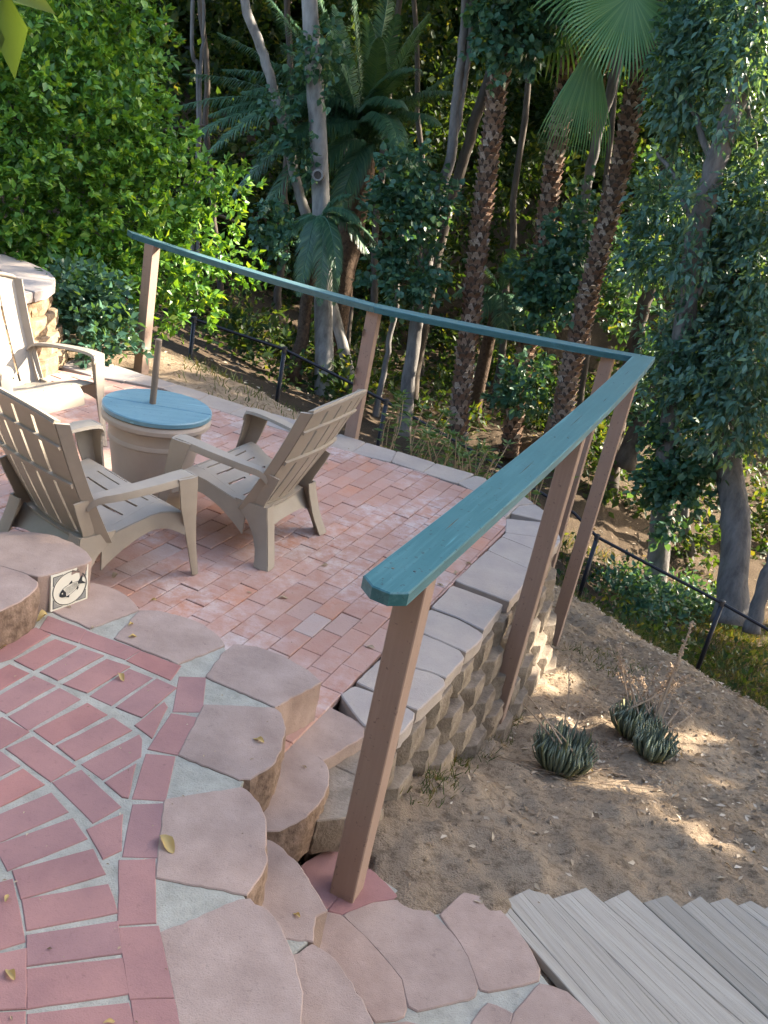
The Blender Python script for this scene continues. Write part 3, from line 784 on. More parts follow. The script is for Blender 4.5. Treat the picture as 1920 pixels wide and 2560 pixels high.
cap_pts.append(plan(Z6, [(492, 208), (640, 246), (656, 268), (480, 418), (462, 420), (236, 300)], CZ))
bi = [spot(Z9(*p), CZ)[:2] for p in ((1408, 492), (1200, 428), (1015, 365), (780, 310), (648, 268))]
bo = [spot(Z9(*p), CZ)[:2] for p in ((1510, 438), (1278, 372), (1048, 302), (865, 248), (705, 196))]
ci = bi + [np.array([-.80, 6.35]), np.array([-1.03, 6.42]), spot(Z8(1070, 506), CZ)[:2], np.array([-1.55, 6.57]), spot(Z8(514, 298), CZ)[:2], spot(Z8(200, 238), CZ)[:2], np.array([-2.36, 6.70])]
co = bo + [np.array([-.74, 6.64]), np.array([-.98, 6.70]), spot(Z8(1215, 447), CZ)[:2], np.array([-1.50, 6.84]), spot(Z8(640, 268), CZ)[:2], spot(Z8(380, 190), CZ)[:2], np.array([-2.33, 7.10])]
for k in range(len(ci) - 1):
    a, b, c, d = ci[k], ci[k + 1], co[k], co[k + 1]
    cap_pts.append([tuple(sh(a, b)), tuple(sh(b, a)), tuple(sh(d, c)), tuple(sh(c, d))])
cap_pts.append([(-2.37, 6.70), (-2.34, 7.10), (-2.62, 7.2), (-2.66, 6.78)])
for p in cap_pts:
    p = smooth_poly(resample(inset(ccw(p), -.001), .028), 1, .25)
    slab('capstone', p, CZ + random.uniform(-.003, .002), -.068, M['cap'], wall, side=M['cap'], bev=.005, jag=.0016, rows=3, rough=.003)
path = [np.array(p) for p in ((.06, 2.62), (.215, 3.03), (.50, 3.78), (.80, 4.58), (1.07, 5.36), (1.02, 5.80), (.66, 6.20), (.0, 6.38), (-.8, 6.60), (-1.8, 6.90), (-2.5, 7.10))]
seg = [np.linalg.norm(path[i + 1] - path[i]) for i in range(len(path) - 1)]
cum = np.concatenate([[0], np.cumsum(seg)])
def on_path(s):
    i = int(np.clip(np.searchsorted(cum, s) - 1, 0, len(seg) - 1))
    t = (s - cum[i]) / seg[i]
    p = path[i] + (path[i + 1] - path[i]) * t
    e = (on_path_pt(s + .12) - on_path_pt(s - .12)); e /= np.linalg.norm(e)
    return p, e
def on_path_pt(s):
    i = int(np.clip(np.searchsorted(cum, s) - 1, 0, len(seg) - 1))
    return path[i] + (path[i + 1] - path[i]) * ((s - cum[i]) / seg[i])
for k in range(8):
    zt = -.071 - .15 * k
    s = .05 + (.15 if k % 2 else 0)
    while s < cum[-1] - .1:
        p, e = on_path(s)
        nn = np.array([e[1], -e[0]])              # outward
        if k >= 2 and s > 4.6: s += .30; continue
        q = p + nn * (.010 + .040 * k)
        if ground_z(q[0] + nn[0] * .05, q[1] + nn[1] * .05, False)[0] < zt + .03:
            loc = [(-.148, -.22), (.148, -.22), (.149, -.045), (.075, .024), (-.075, .024), (-.149, -.045)]
            pts = [tuple(q + e * a + nn * b) for a, b in loc]
            slab('wall_block', resample(pts, .03), zt, zt - .149, M['wall_block'], wall, side=M['wall_block'], bev=.004, jag=.002, rows=5, rough=.006, bulge=.006)
        s += .30
core = [tuple(p) for p in path]
core_in = [tuple(p + np.array([-.16, -.05]) if i < 5 else p + np.array([-.10, -.18])) for i, p in enumerate(path)]
G = Geo()
for i in range(len(path) - 1):
    a, b = np.array(core_in[i]), np.array(core_in[i + 1])
    v = [(*a, -.075), (*b, -.075), (*b, -1.3), (*a, -1.3)]
    G.add(v, [(0, 1, 2, 3)])
G.build('wall_core', M['joint'], wall)

# ------------------------------------------------------------------ grey plank walk
walk = thing('plank_walk', (1.2, 2.3, -.26), 'stepped walk of weathered grey wooden planks with staggered ends beside the dirt bank', 'boardwalk')
PL = [((30, 945), (655, 1659), (97, 926), (728, 1659)), ((102, 924), (733, 1659), (298, 828), (1122, 1640)), ((387, 915), (1126, 1643), (583, 848), (1497, 1640)),
      ((683, 934), (1501, 1641), (833, 862), (1655, 1625)), ((920, 940), (1660, 1622), (1062, 892), (1760, 1520)), ((1143, 963), (1764, 1521), (1258, 898), (1830, 1405)),
      ((1308, 942), (1834, 1407), (1418, 908), (1860, 1240)), ((1482, 956), (1864, 1242), (1556, 925), (1900, 1120)), ((1630, 980), (1904, 1122), (1720, 930), (2000, 1040)), ((1790, 965), (2004, 1042), (1900, 915), (2100, 960))]
for k, (a, b, c, d) in enumerate(PL):
    zt = -.262 + .002 * (k % 3) - .002 * k
    a, b, c, d = (spot(C6(*p), zt)[:2] for p in (a, b, c, d))
    ext = .75
    b2 = b + (b - a) / np.linalg.norm(b - a) * ext
    d2 = d + (d - c) / np.linalg.norm(d - c) * ext
    g = .003
    base = (a + c) / 2
    e = b2 - a; ang = math.atan2(e[1], e[0])
    R = np.array([[math.cos(ang), math.sin(ang)], [-math.sin(ang), math.cos(ang)]])
    quad = [R @ (p - base) for p in (a, c, d2, b2)]
    pts = resample([tuple(q) for q in quad], .25)
    v, f = prism_geo(pts, .0, -.036, bev=.0025, jag=.0010)
    o = mesh('plank', v, f, M['plank'], walk, local=True)
    o.location = tuple(np.array([base[0], base[1], zt]) - np.array(walk.location))
    o.rotation_euler = (random.uniform(-.006, .006), random.uniform(-.004, .004), ang)

# ------------------------------------------------------------------ round planter wall on the left
pc = np.array([-3.62, 6.62])
planter = thing('planter_wall', (pc[0], pc[1], 0), 'round planter wall of stacked tan split face blocks with a smooth grey cap beside the citrus tree', 'planter')
PH = .60
for k in range(4):
    zt = PH - .075 - (k) * .132
    r = .86 + .045 * k
    nb = 16 + k
    for j in range(nb):
        a0 = 2 * PI * (j + (.5 if k % 2 else 0) + .22) / nb; da = 2 * PI / nb * .485
        def pt(rr, a): return (pc[0] + rr * math.cos(a), pc[1] + rr * math.sin(a))
        pts = [pt(r - .2, a0 - da), pt(r - .2, a0 + da), pt(r - .015, a0 + da), pt(r + .018, a0 + da * .5), pt(r + .018, a0 - da * .5), pt(r - .015, a0 - da)]
        slab('wall_block', resample(pts, .05), zt, zt - .131, M['planter_block'], planter, bev=.005, jag=.004, rows=4, rough=.009, bulge=.005)
for j in range(11):
    a0, a1 = 2 * PI * j / 11 + .03 - .2, 2 * PI * (j + 1) / 11 - .2
    pts = [(pc[0] + rr * math.cos(a), pc[1] + rr * math.sin(a)) for rr, aa in ((.52, np.linspace(a0, a1, 4)), (.90, np.linspace(a1, a0, 7))) for a in aa]
    slab('capstone', resample(pts, .06), PH + random.uniform(-.002, .002), PH - .074, M['cap'], planter, bev=.007, jag=.002, rows=2, rough=.004)
Geo().lathe([(.0, PH - .06), (.3, PH - .055), (.53, PH - .07), (.55, -.2)], (pc[0], pc[1], 0), 24).build('planter_soil', M['earth'], planter)
for j in range(5):
    a0 = -.75 + j * .42
    pts = [(pc[0] + rr * math.cos(a), pc[1] + rr * math.sin(a)) for rr, aa in ((.22, (a0, a0 + .38)), (.50, (a0 + .36, a0 + .19, a0 + .02))) for a in aa]
    slab('border_block', smooth_poly(resample(pts, .05), 2, .3), PH + .055, PH - .09, M['block'], planter, bev=.01, jag=.002, rows=3, rough=.004)

# ------------------------------------------------------------------ railing
rail = thing('railing', (.9, 4.6, 0), 'patio railing with a flat teal green wooden handrail on square brown posts', 'railing')
RZ = 1.002
Lp = [spot(q, RZ)[:2] for q in ((1061, 1322), (1216, 1200), (1350, 1091.7), (1465.7, 997.7), (1580, 890))]
nl = [spot(q, RZ)[:2] for q in ((907.3, 1436.6), (931, 1465), (975, 1483), (1023, 1483))]
cor = spot((1639, 892), RZ)[:2]
left = [nl[0]] + Lp
# even out the survey with a gentle bow
ss = np.array([np.linalg.norm(p - left[0]) for p in left]); dd = (left[-1] - left[0]) / ss[-1]; nv = np.array([dd[1], -dd[0]])
offs = np.array([(p - left[0]) @ nv for p in left]); co2 = np.polyfit(ss, offs, 3)
def lpt(s): return left[0] + dd * s + nv * np.polyval(co2, s)
S_ = np.linspace(0, ss[-1], 14)
Ledge = [lpt(s) for s in S_]
Redge = [lpt(s) + nv * .142 for s in S_]
Redge = [p for p in Redge if (p - nl[3]) @ dd > .02 and (p - cor) @ dd < -.03]
pts = [tuple(p) for p in Ledge] + [tuple(cor)] + [tuple(p) for p in Redge[::-1]] + [tuple(nl[3]), tuple(nl[2]), tuple(nl[1])]
slab('handrail', pts, RZ, RZ - .040, M['rail_paint'], rail, bev=.004)
for k, (sd, of) in enumerate(((.10, .045), (.13, .10), (1.9, .05), (1.95, .10), (3.4, .045), (3.45, .095), (4.55, .05), (4.6, .10))):
    c = lpt(sd) + nv * of
    Geo().tube([(c[0], c[1], RZ - .002), (c[0], c[1], RZ + .0008), (c[0], c[1], RZ + .0014)], [.0045, .0045, .003], 10).build('nail_head', M['clamp'] if k % 3 else M['pole'], rail)
for sd, of, ln in ((.55, .055, .14), (1.35, .075, .22), (2.3, .06, .30), (2.9, .085, .12), (3.8, .06, .18)):
    c = lpt(sd) + nv * of; e = dd * ln / 2; w = nv * .0011
    v = [(*(c - e), RZ + .0006), (*(c + w * 1.5), RZ + .0006), (*(c + e), RZ + .0006), (*(c - w), RZ + .0006)]
    v += [(a, b, RZ - .002) for a, b, z in v]
    mesh('crack', v, [(0, 3, 2, 1), (0, 1, 5, 4), (1, 2, 6, 5), (2, 3, 7, 6), (3, 0, 4, 7)], M['twig'], rail)
c_in = Ledge[-1]
jn_far = spot((937.6, 758), .978)[:2]; jn_near = spot((937, 770), .978)[:2]
jn_near = jn_far + (jn_near - jn_far) / np.linalg.norm(jn_near - jn_far) * .145
en_far = np.array([-2.47, 7.56]); en_near = np.array([-2.39, 7.435])
def board(a, b, c, d, z0, z1, bow=0.0, n=8):
    """a-b near edge, d-c far edge"""
    v, f = [], []
    th = .042
    e = (b - a) / np.linalg.norm(b - a); pn = np.array([-e[1], e[0]])
    for i in range(n + 1):
        t = i / n
        p = a + (b - a) * t + pn * bow * 4 * t * (1 - t); q = d + (c - d) * t + pn * bow * 4 * t * (1 - t); z = z0 + (z1 - z0) * t - .012 * 4 * t * (1 - t)
        u = (q - p) / np.linalg.norm(q - p)
        v += [(*p, z - .004), (*(p + u * .005), z), (*(q - u * .005), z), (*q, z - .004), (*q, z - th), (*p, z - th)]
    for i in range(n):
        for k in range(6):
            k2 = (k + 1) % 6
            f.append((i * 6 + k, i * 6 + k2, (i + 1) * 6 + k2, (i + 1) * 6 + k))
    f += [tuple(range(5, -1, -1)), tuple(n * 6 + k for k in range(6))]
    return mesh('handrail', v, f, M['rail_paint_far'], rail)
gapv = (jn_far - c_in) / np.linalg.norm(jn_far - c_in) * .004
board(jn_near, c_in + gapv, cor + gapv, jn_far, .978, RZ - .002, .02)
tj = (en_near - jn_near) / np.linalg.norm(en_near - jn_near) * .003
board(en_near, jn_near + tj, jn_far + tj, en_far, .985, .979, -.03)
def post(c, zt, zb, w=.0445, axis=dd):
    a = np.array([axis[0], axis[1], 0]) * w; b_ = np.array([-axis[1], axis[0], 0]) * w
    v = []
    bv = .92
    for z in (zb, zt):
        for sx, sy in ((-1, -bv), (-bv, -1), (bv, -1), (1, -bv), (1, bv), (bv, 1), (-bv, 1), (-1, bv)):
            q = np.array([c[0], c[1], z]) + a * sx + b_ * sy
            v.append(q)
    f = [(i, (i + 1) % 8, 8 + (i + 1) % 8, 8 + i) for i in range(8)] + [tuple(range(7, -1, -1)), tuple(range(8, 16))]
    return mesh('post', v, f, M['post_paint'], rail)
zr = RZ - .0405
def post_px(mid, z, right=True):   # front corner edge surveyed
    m3 = spot(mid, z)[:2]
    return m3
p5 = spot((1065.5, 1471), zr)[:2] + dd * .0445 - nv * .0445
post(p5, zr, Dd - .02)
p4 = spot((1456, 1102.6), zr)[:2] + dd * .0445 - nv * .0445
post(p4, zr, -.9)
p3 = spot((1596, 940), zr)[:2] + dd * .0445 - nv * .0445
post(p3, zr, -1.25)
pA = spot((1530, 893), zr)[:2] + dd * .05 - nv * .03
post(pA, zr - .004, -1.5)
fd = (en_near - jn_near) / np.linalg.norm(en_near - jn_near)
p2c = (jn_near + jn_far) / 2
o2 = post(p2c + np.array([.005, .01]), .935, -.35, axis=np.array([.97, -.24]))
p1 = spot((385.8, 614.3), .945)[:2] + np.array([-.03, .05])
post(p1, .942, -.3, axis=fd)
# chewed knots on the middle post
for dz in (.78, .50, .42):
    Geo().box((p2c[0] - .05 + .006, p2c[1] - .035, dz), (.006, 0, 0), (0, .012, 0), (0, 0, .022)).build('split_mark', M['twig'], rail)

# ------------------------------------------------------------------ unseen wall added behind the viewer to darken faces turned to it
hw = thing('shade_wall', (-.5, -2.3, 0), 'dark unseen wall added behind the red brick landing to block sky light', 'shade_wall')
Geo().box((-2.0, -2.4, 3.2), (7.5, 0, 0), (0, .1, 0), (0, 0, 3.6)).build('wall', plain('shade_wall_mat', (0.07, 0.062, 0.055), 0.9, 0.2, 0, .2, .4, 5.0), hw)
# ------------------------------------------------------------------ resin garden chairs
def sheet(pu, us, vs, th, skip=None):
    """curved sheet from pu(u, v) with a thickness; skip(i, j) leaves a cell open"""
    nu, nv = len(us), len(vs)
    P = np.array([[pu(u, v) for u in us] for v in vs])
    N = np.zeros_like(P)
    for j in range(nv):
        for i in range(nu):
            a = P[j, min(i + 1, nu - 1)] - P[j, max(i - 1, 0)]; b = P[min(j + 1, nv - 1), i] - P[max(j - 1, 0), i]
            n = np.cross(a, b); N[j, i] = n / (np.linalg.norm(n) + 1e-9)
    top = P + N * th / 2; bot = P - N * th / 2
    v = [tuple(x) for x in top.reshape(-1, 3)] + [tuple(x) for x in bot.reshape(-1, 3)]
    o = nu * nv
    on = {(i, j) for i in range(nu - 1) for j in range(nv - 1) if not (skip and skip(i, j))}
    f = []
    ix = lambda i, j: j * nu + i
    for i, j in on:
        f.append((ix(i, j), ix(i + 1, j), ix(i + 1, j + 1), ix(i, j + 1)))
        f.append((o + ix(i, j), o + ix(i, j + 1), o + ix(i + 1, j + 1), o + ix(i + 1, j)))
        for (di, dj, a, b) in ((-1, 0, (i, j + 1), (i, j)), (1, 0, (i + 1, j), (i + 1, j + 1)), (0, -1, (i, j), (i + 1, j)), (0, 1, (i + 1, j + 1), (i, j + 1))):
            if (i + di, j + dj) not in on:
                f.append((ix(*b), ix(*a), o + ix(*a), o + ix(*b)))
    return v, f

def lerp(a, b, t): return np.array(a) + (np.array(b) - np.array(a)) * t
def ribbon(rows, th):
    """rows: list of (left pt, right pt) or longer rows; smooth sheet with a thickness"""
    rows = [[np.array(p, float) for p in r] for r in rows]
    n = len(rows[0])
    def pu(u, v): return rows[int(v)][int(u)]
    return sheet(pu, range(n), range(len(rows)), th)
def spline(pts, n):
    pts = [np.array(p, float) for p in pts]
    out = []
    for i in range(len(pts) - 1):
        p0, p1, p2, p3 = pts[max(i - 1, 0)], pts[i], pts[i + 1], pts[min(i + 2, len(pts) - 1)]
        for k in range(n):
            t = k / n
            out.append(.5 * ((2 * p1) + (-p0 + p2) * t + (2 * p0 - 5 * p1 + 4 * p2 - p3) * t * t + (-p0 + 3 * p1 - 3 * p2 + p3) * t ** 3))
    out.append(pts[-1])
    return out

def back_pt(u, v):
    x = u * (.255 + .045 * v)
    y = .090 - .290 * v + .040 * abs(u) ** 2.2 - .015 * math.sin(PI * v)
    z = .245 + .645 * v - .030 * v * abs(u) ** 2.5
    return np.array([x, y, z])
def seat_pt(u, v):
    x = u * (.205 + .035 * v)
    prof = spline([(.06, .262), (.18, .278), (.32, .325), (.42, .362), (.485, .362), (.525, .318), (.535, .25)], 6)
    t = v * (len(prof) - 1); i = min(int(t), len(prof) - 2)
    y, z = prof[i] + (prof[i + 1] - prof[i]) * (t - i)
    return np.array([x, y, z - .014 * (1 - u * u) * (1 - v)])

def make_chair(label):
    t = thing('garden_chair', (0, 0, 0), label, 'chair', 'low resin garden chairs round the pot table')
    CM = M['chair']
    # seat with two files of open slots
    us = [-1, -.93, -.86, -.60, -.34, -.10, .10, .34, .60, .86, .93, 1]
    vsl, slot = [0.0], set()
    for r in range(6):
        c = .085 + r * .108
        vsl += [c - .0075, c + .0075]; slot.add(len(vsl) - 2)
    vsl += [.72, .78, .84, .90, .95, 1.0]
    sk = lambda i, j: j in slot and (2 <= i <= 4 or 6 <= i <= 8)
    v, f = sheet(seat_pt, us, vsl, .011, sk)
    mesh('seat', v, f, CM, t, local=True, smooth='soft')
    # back: slats between open slits, a rim that wraps forward, ribs behind
    nsl = 5; gap = .030
    br = Geo()
    for k in range(nsl):
        u0 = -1 + 2 * k / nsl + (gap if k else 0); u1 = -1 + 2 * (k + 1) / nsl - (gap if k < nsl - 1 else 0)
        us_ = np.linspace(u0, u1, 5)
        vv = np.linspace(.05, .965, 9)
        v, f = sheet(lambda a, b: back_pt(a, b), us_, vv, .011)
        mesh('slat', v, f, CM, t, local=True, smooth='soft')
    for v0, v1, off in ((0.0, .052, 0), (.962, 1.0, .0), (.50, .535, -.012), (.80, .825, -.010)):
        v, f = sheet(lambda a, b: back_pt(a, b) + np.array([0, off, 0]), np.linspace(-1, 1, 13), np.linspace(v0, v1, 3), .016)
        br.add(v, f)
    # upper lip
    v, f = sheet(lambda a, b: back_pt(a, 1.0) + np.array([0, .028 * b - .004, .006 - .010 * b]), np.linspace(-1, 1, 13), np.linspace(0, 1, 3), .010)
    br.add(v, f)
    for s in (-1, 1):
        v, f = sheet(lambda a, b: back_pt(s, a) + np.array([s * .022 * b, .050 * b, -.004 * b]), np.linspace(.02, .995, 12), np.linspace(0, 1, 4), .011)
        br.add(v, f)
    br.build('backrest', CM, t, local=True, smooth='soft')
    # drop under the back
    v, f = sheet(lambda a, b: np.array([a * .25, .085 - .06 * b, .25 - .075 * b * (1 + .5 * (abs(a) ** 3))]), np.linspace(-1, 1, 11), np.linspace(0, 1, 3), .011)
    mesh('rear_apron', v, f, CM, t, local=True, smooth='soft')
    for s in (-1, 1):
        # armrest: comes off the back low, sweeps out, runs level, rolls down at the front
        ctr = spline([(s * .268, .030, .458), (s * .288, .065, .497), (s * .322, .15, .517), (s * .345, .32, .537), (s * .348, .44, .548), (s * .345, .505, .548)], 4)
        wid = np.interp(np.linspace(0, 1, len(ctr)), [0, .25, .6, 1], [.028, .045, .074, .086])
        rows = []
        for p, w in zip(ctr, wid):
            q = [(p[0] - s * w * .5, p[1], p[2] - .013), (p[0] - s * w * .46, p[1], p[2] - .001), (p[0], p[1], p[2]), (p[0] + s * w * .46, p[1], p[2] - .001), (p[0] + s * w * .5, p[1], p[2] - .018), (p[0] + s * w * .5, p[1], p[2] - .030)]
            rows.append(q if s > 0 else q[::-1])
        last = rows[-1]
        for dy, dz in ((.016, -.008), (.024, -.024), (.026, -.045)):
            rows.append([(p[0], p[1] + dy, p[2] + dz) for p in last])
        rows = rows if True else rows
        v, f = ribbon(rows[::-1], .010)
        mesh('armrest', v, f, CM, t, local=True, smooth='soft')
        # strut from the back of the seat up to the arm
        v, f = ribbon([[(s * .250, .05, .255), (s * .250, .16, .27)], [(s * .262, .025, .33), (s * .264, .105, .345)], [(s * .272, -.015, .42), (s * .274, .055, .435)], [(s * .278, -.035, .475), (s * .290, .06, .497)]], .010)
        mesh('arm_strut', v, f, CM, t, local=True, smooth='soft')
        # front leg: outer plate and front plate folded together
        g = Geo()
        zs = [.548, .50, .40, .30, .20, .10, 0.0]
        yf = [.52, .528, .542, .560, .584, .612, .640]
        wd = [.105, .100, .088, .068, .050, .040, .034]
        xo = [.392, .390, .384, .374, .362, .352, .346]
        fw_ = [.082, .076, .068, .058, .048, .038, .032]
        R1 = [[(s * x, y - w, z), (s * (x + .004), y - w * .4, z), (s * x, y, z)] for z, y, w, x in zip(zs, yf, wd, xo)]
        g.add(*ribbon(R1 if s < 0 else [r[::-1] for r in R1], .010))
        R2 = [[(s * x, y, z), (s * (x - q * .5), y + .006, z), (s * (x - q), y, z)] for z, y, q, x in zip(zs, yf, fw_, xo)]
        g.add(*ribbon(R2 if s < 0 else [r[::-1] for r in R2], .010))
        g.build('front_leg', CM, t, local=True, smooth='soft')
        # rear leg, flaring back and out, with a small foot
        g = Geo()
        zs = [.30, .25, .20, .14, .08, .03, 0.0]
        y0 = [.02, .010, -.004, -.020, -.040, -.058, -.068]
        y1 = [.20, .165, .105, .060, .030, .014, .008]
        xo = [.262, .266, .272, .282, .298, .316, .328]
        R1 = [[(s * x, a, z), (s * (x + .006), (a + b) / 2, z), (s * x, b, z)] for z, a, b, x in zip(zs, y0, y1, xo)]
        g.add(*ribbon(R1 if s < 0 else [r[::-1] for r in R1], .010))
        R2 = [[(s * x, a, z), (s * (x - .035), a - .004, z), (s * (x - .072), a + .004, z)] for z, a, x in zip(zs, y0, xo)]
        g.add(*ribbon(R2 if s > 0 else [r[::-1] for r in R2], .010))
        g.build('rear_leg', CM, t, local=True, smooth='soft')
        # arched side rail under the seat
        ys = np.linspace(.13, .50, 12)
        ar = []
        for y in ys:
            q = (y - .13) / .37
            topz = np.interp(y, [.06, .18, .32, .42, .52], [.262, .278, .325, .360, .352])
            drop = .050 + .10 * (1 - q) ** 3 + .05 * q ** 4
            x = np.interp(y, [.16, .38, .52], [.258, .295, .376])
            ar.append([(s * x, y, topz + .004), (s * (x + .010), y, topz - drop * .5), (s * (x + .014), y, topz - drop)])
        g = Geo()
        g.add(*ribbon(ar if s > 0 else [r[::-1] for r in ar], .010))
        # shoulder between seat edge and rail
        sh_ = [[(seat_pt(s, v)[0] * .99, seat_pt(s, v)[1], seat_pt(s, v)[2] + .001), (s * np.interp(seat_pt(s, v)[1], [.16, .38, .52], [.258, .295, .376]), seat_pt(s, v)[1], np.interp(seat_pt(s, v)[1], [.06, .18, .32, .42, .52], [.262, .278, .325, .360, .352]) + .003)] for v in np.linspace(.1, .70, 9)]
        g.add(*ribbon(sh_ if s < 0 else [r[::-1] for r in sh_], .008))
        g.build('side_rail', CM, t, local=True, smooth='soft')
    return t
def copy_thing(src, label):
    r = src.copy(); COL.objects.link(r); r['label'] = label
    for ch in list(src.children):
        c = ch.copy(); COL.objects.link(c); c.parent = r
    return r
def face(o, x, y, fx, fy):
    o.location = (x, y, .003)
    o.rotation_euler = (0, 0, math.atan2(fy, fx) - PI / 2)
chairA = make_chair('garden chair right of the pot table, turned left, seen from its side')
chairB = copy_thing(chairA, 'garden chair nearest the fish tile, its brown slatted back towards the viewer')
chairC = copy_thing(chairA, 'sunlit pale garden chair beside the round planter wall, facing the table')
face(chairA, -.47, 4.47, -.945, .327)
face(chairB, -1.47, 3.64, .56, .83)
face(chairC, -2.50, 5.31, .917, -.40)

# ------------------------------------------------------------------ pot with a round table top on it and a pole through it
pcx, pcy = -1.29, 4.68
pot = thing('planter_pot', (pcx, pcy, 0), 'big taupe round planter pot with ribbed rim under the blue table top', 'pot')
prof = [(.0, .004), (.185, .004), (.190, .02), (.200, .09), (.206, .105), (.206, .118), (.204, .13), (.208, .14), (.207, .155), (.205, .16), (.226, .30), (.240, .375), (.246, .380), (.246, .398), (.243, .404), (.247, .46), (.252, .468), (.272, .474), (.284, .484), (.287, .505), (.280, .524), (.262, .53), (.24, .526), (.235, .45), (.0, .44)]
o = Geo().lathe(prof, (pcx, pcy, .002), 72).build('pot_body', M['pot'], pot, smooth='soft')
tt = thing('table_top', (pcx, pcy, .533), 'round blue wooden table top with a seam to its middle, lying on the pot', 'table top')
G = Geo()
N = 72
hp = (pcx - .035, pcy + .02)
for half in (0, 1):
    sgn = 1 if half == 0 else -1
    seam = math.radians(186)
    pts = []
    ang = np.linspace(seam, seam + sgn * PI, 40)
    pts = [(pcx + .285 * math.cos(a), pcy + .285 * math.sin(a)) for a in ang]
    e = np.array([math.cos(seam), math.sin(seam)]); nn = np.array([-e[1], e[0]]) * sgn * .0018
    pts = [tuple(np.array(p) + nn) for p in pts]
    v, f = prism_geo(pts, .560, .534, bev=.006)
    mesh('half_board', v, f, M['table_top'], tt)
pole = thing('pole', (hp[0], hp[1], .44), 'short grey brown pole standing up through the blue table top', 'pole')
Geo().tube([(hp[0], hp[1], .446), (hp[0], hp[1], .905), (hp[0], hp[1], .91)], [.0175, .0175, .015], 20).build('pole_shaft', M['pole'], pole, smooth=False)

# ------------------------------------------------------------------ dark metal fence on the slope
fence = thing('metal_fence', (.9, 9.9, -2.4), 'dark metal fence of a single top rail on thin posts down the slope', 'fence')
fp = [reach((q[0] * 1.15732, q[1] * 1.15732), d) for q, d in (((60, 420), 10.6), ((420, 690), 10.5), ((615, 755), 10.5), ((740, 818), 10.4), ((835, 868), 10.45), ((1040, 985), 10.5), ((1240, 1108), 10.5), ((1290, 1160), 10.5), ((1560, 1303), 10.5), ((1659, 1360), 10.5))]
fp.append(fp[-1] + (fp[-1] - fp[-2]) * 4)
fp[0] = fp[1] + (fp[1] - fp[2]) * 2.2
Geo().tube(fp, .018, 10).build('top_rail', M['fence'], fence, smooth=True)
for k in (1, 2, 4, 5, 7, 8):
    p = fp[k]; zb = ground_z(p[0], p[1])[0] - .1
    zb = min(zb, p[2] - .9)
    po = Geo().tube([(p[0], p[1], zb), (p[0], p[1], p[2] + .01)], .025, 10).build('fence_post', M['fence'], fence, smooth=True)
    Geo().tube([(p[0], p[1], p[2] - .03), (p[0], p[1], p[2] + .028), (p[0], p[1], p[2] + .034)], [.031, .031, .015], 10).build('post_clamp', M['clamp'], po, smooth=False).location = (0, 0, 0)

# ------------------------------------------------------------------ leaves, fronds and trees
T5v = np.array([(0, 0, 0), (-.27, .42, .07), (0, .48, 0), (.27, .42, .07), (0, 1, -.06)])
T5f = np.array([(0, 2, 1), (0, 3, 2), (1, 2, 4), (2, 3, 4)])
T4v = np.array([(0, 0, 0), (-.26, .45, .06), (0, 1, 0), (.26, .45, .06)])
T4f = np.array([(0, 2, 1), (0, 3, 2)])
HV = np.array([(0, 0, 0), (-.42, .18, .05), (-.36, .55, .04), (0, 1, -.05), (.36, .55, .04), (.42, .18, .05), (0, .4, -.02)])
HF = np.array([(0, 6, 1), (1, 6, 2), (2, 6, 3), (3, 6, 4), (4, 6, 5), (5, 6, 0)])
def unit(a): return a / (np.linalg.norm(a, axis=-1, keepdims=True) + 1e-9)
def leaves(P, D, S, tmpl='5', width=1.0, nrm=None):
    """P roots, D directions, S lengths -> verts, faces"""
    tv, tf = {'5': (T5v, T5f), '4': (T4v, T4f), 'h': (HV, HF)}[tmpl]
    n = len(P)
    D = unit(D)
    if nrm is None:
        nrm = rng.normal(size=(n, 3)) * .6 + np.array([0, 0, 1.0])
    X = unit(np.cross(D, nrm)); Zz = np.cross(X, D)
    B = np.stack([X * width, D, Zz], axis=1) * S[:, None, None]
    V = np.einsum('kc,ncd->nkd', tv, B) + P[:, None, :]
    Fc = tf[None] + (np.arange(n) * len(tv))[:, None, None]
    return V.reshape(-1, 3), Fc.reshape(-1, 3)
LIT = []        # (point, radius): places the sun reaches through gaps in the crowns
PAD = 0.0
def gaps(P):
    keep = np.ones(len(P), bool)
    for c, r in LIT:
        d = P - np.array(c)
        t = d @ SUN
        off = np.linalg.norm(d - t[:, None] * SUN, axis=1)
        keep &= ~((t > .22) & (off < r + PAD))
    return P[keep]
def cloud(clumps, n, hollow=.55):
    """points in leafy clumps: each (x, y, z, rx, ry, rz)"""
    c = np.array(clumps, float)
    w = c[:, 3] * c[:, 4] * c[:, 5]; w = w ** .8
    k = rng.choice(len(c), size=n, p=w / w.sum())
    u = unit(rng.normal(size=(n, 3)))
    r = hollow + (1 - hollow) * rng.random((n, 1)) ** .7
    return c[k, :3] + u * r * c[k, 3:6], u
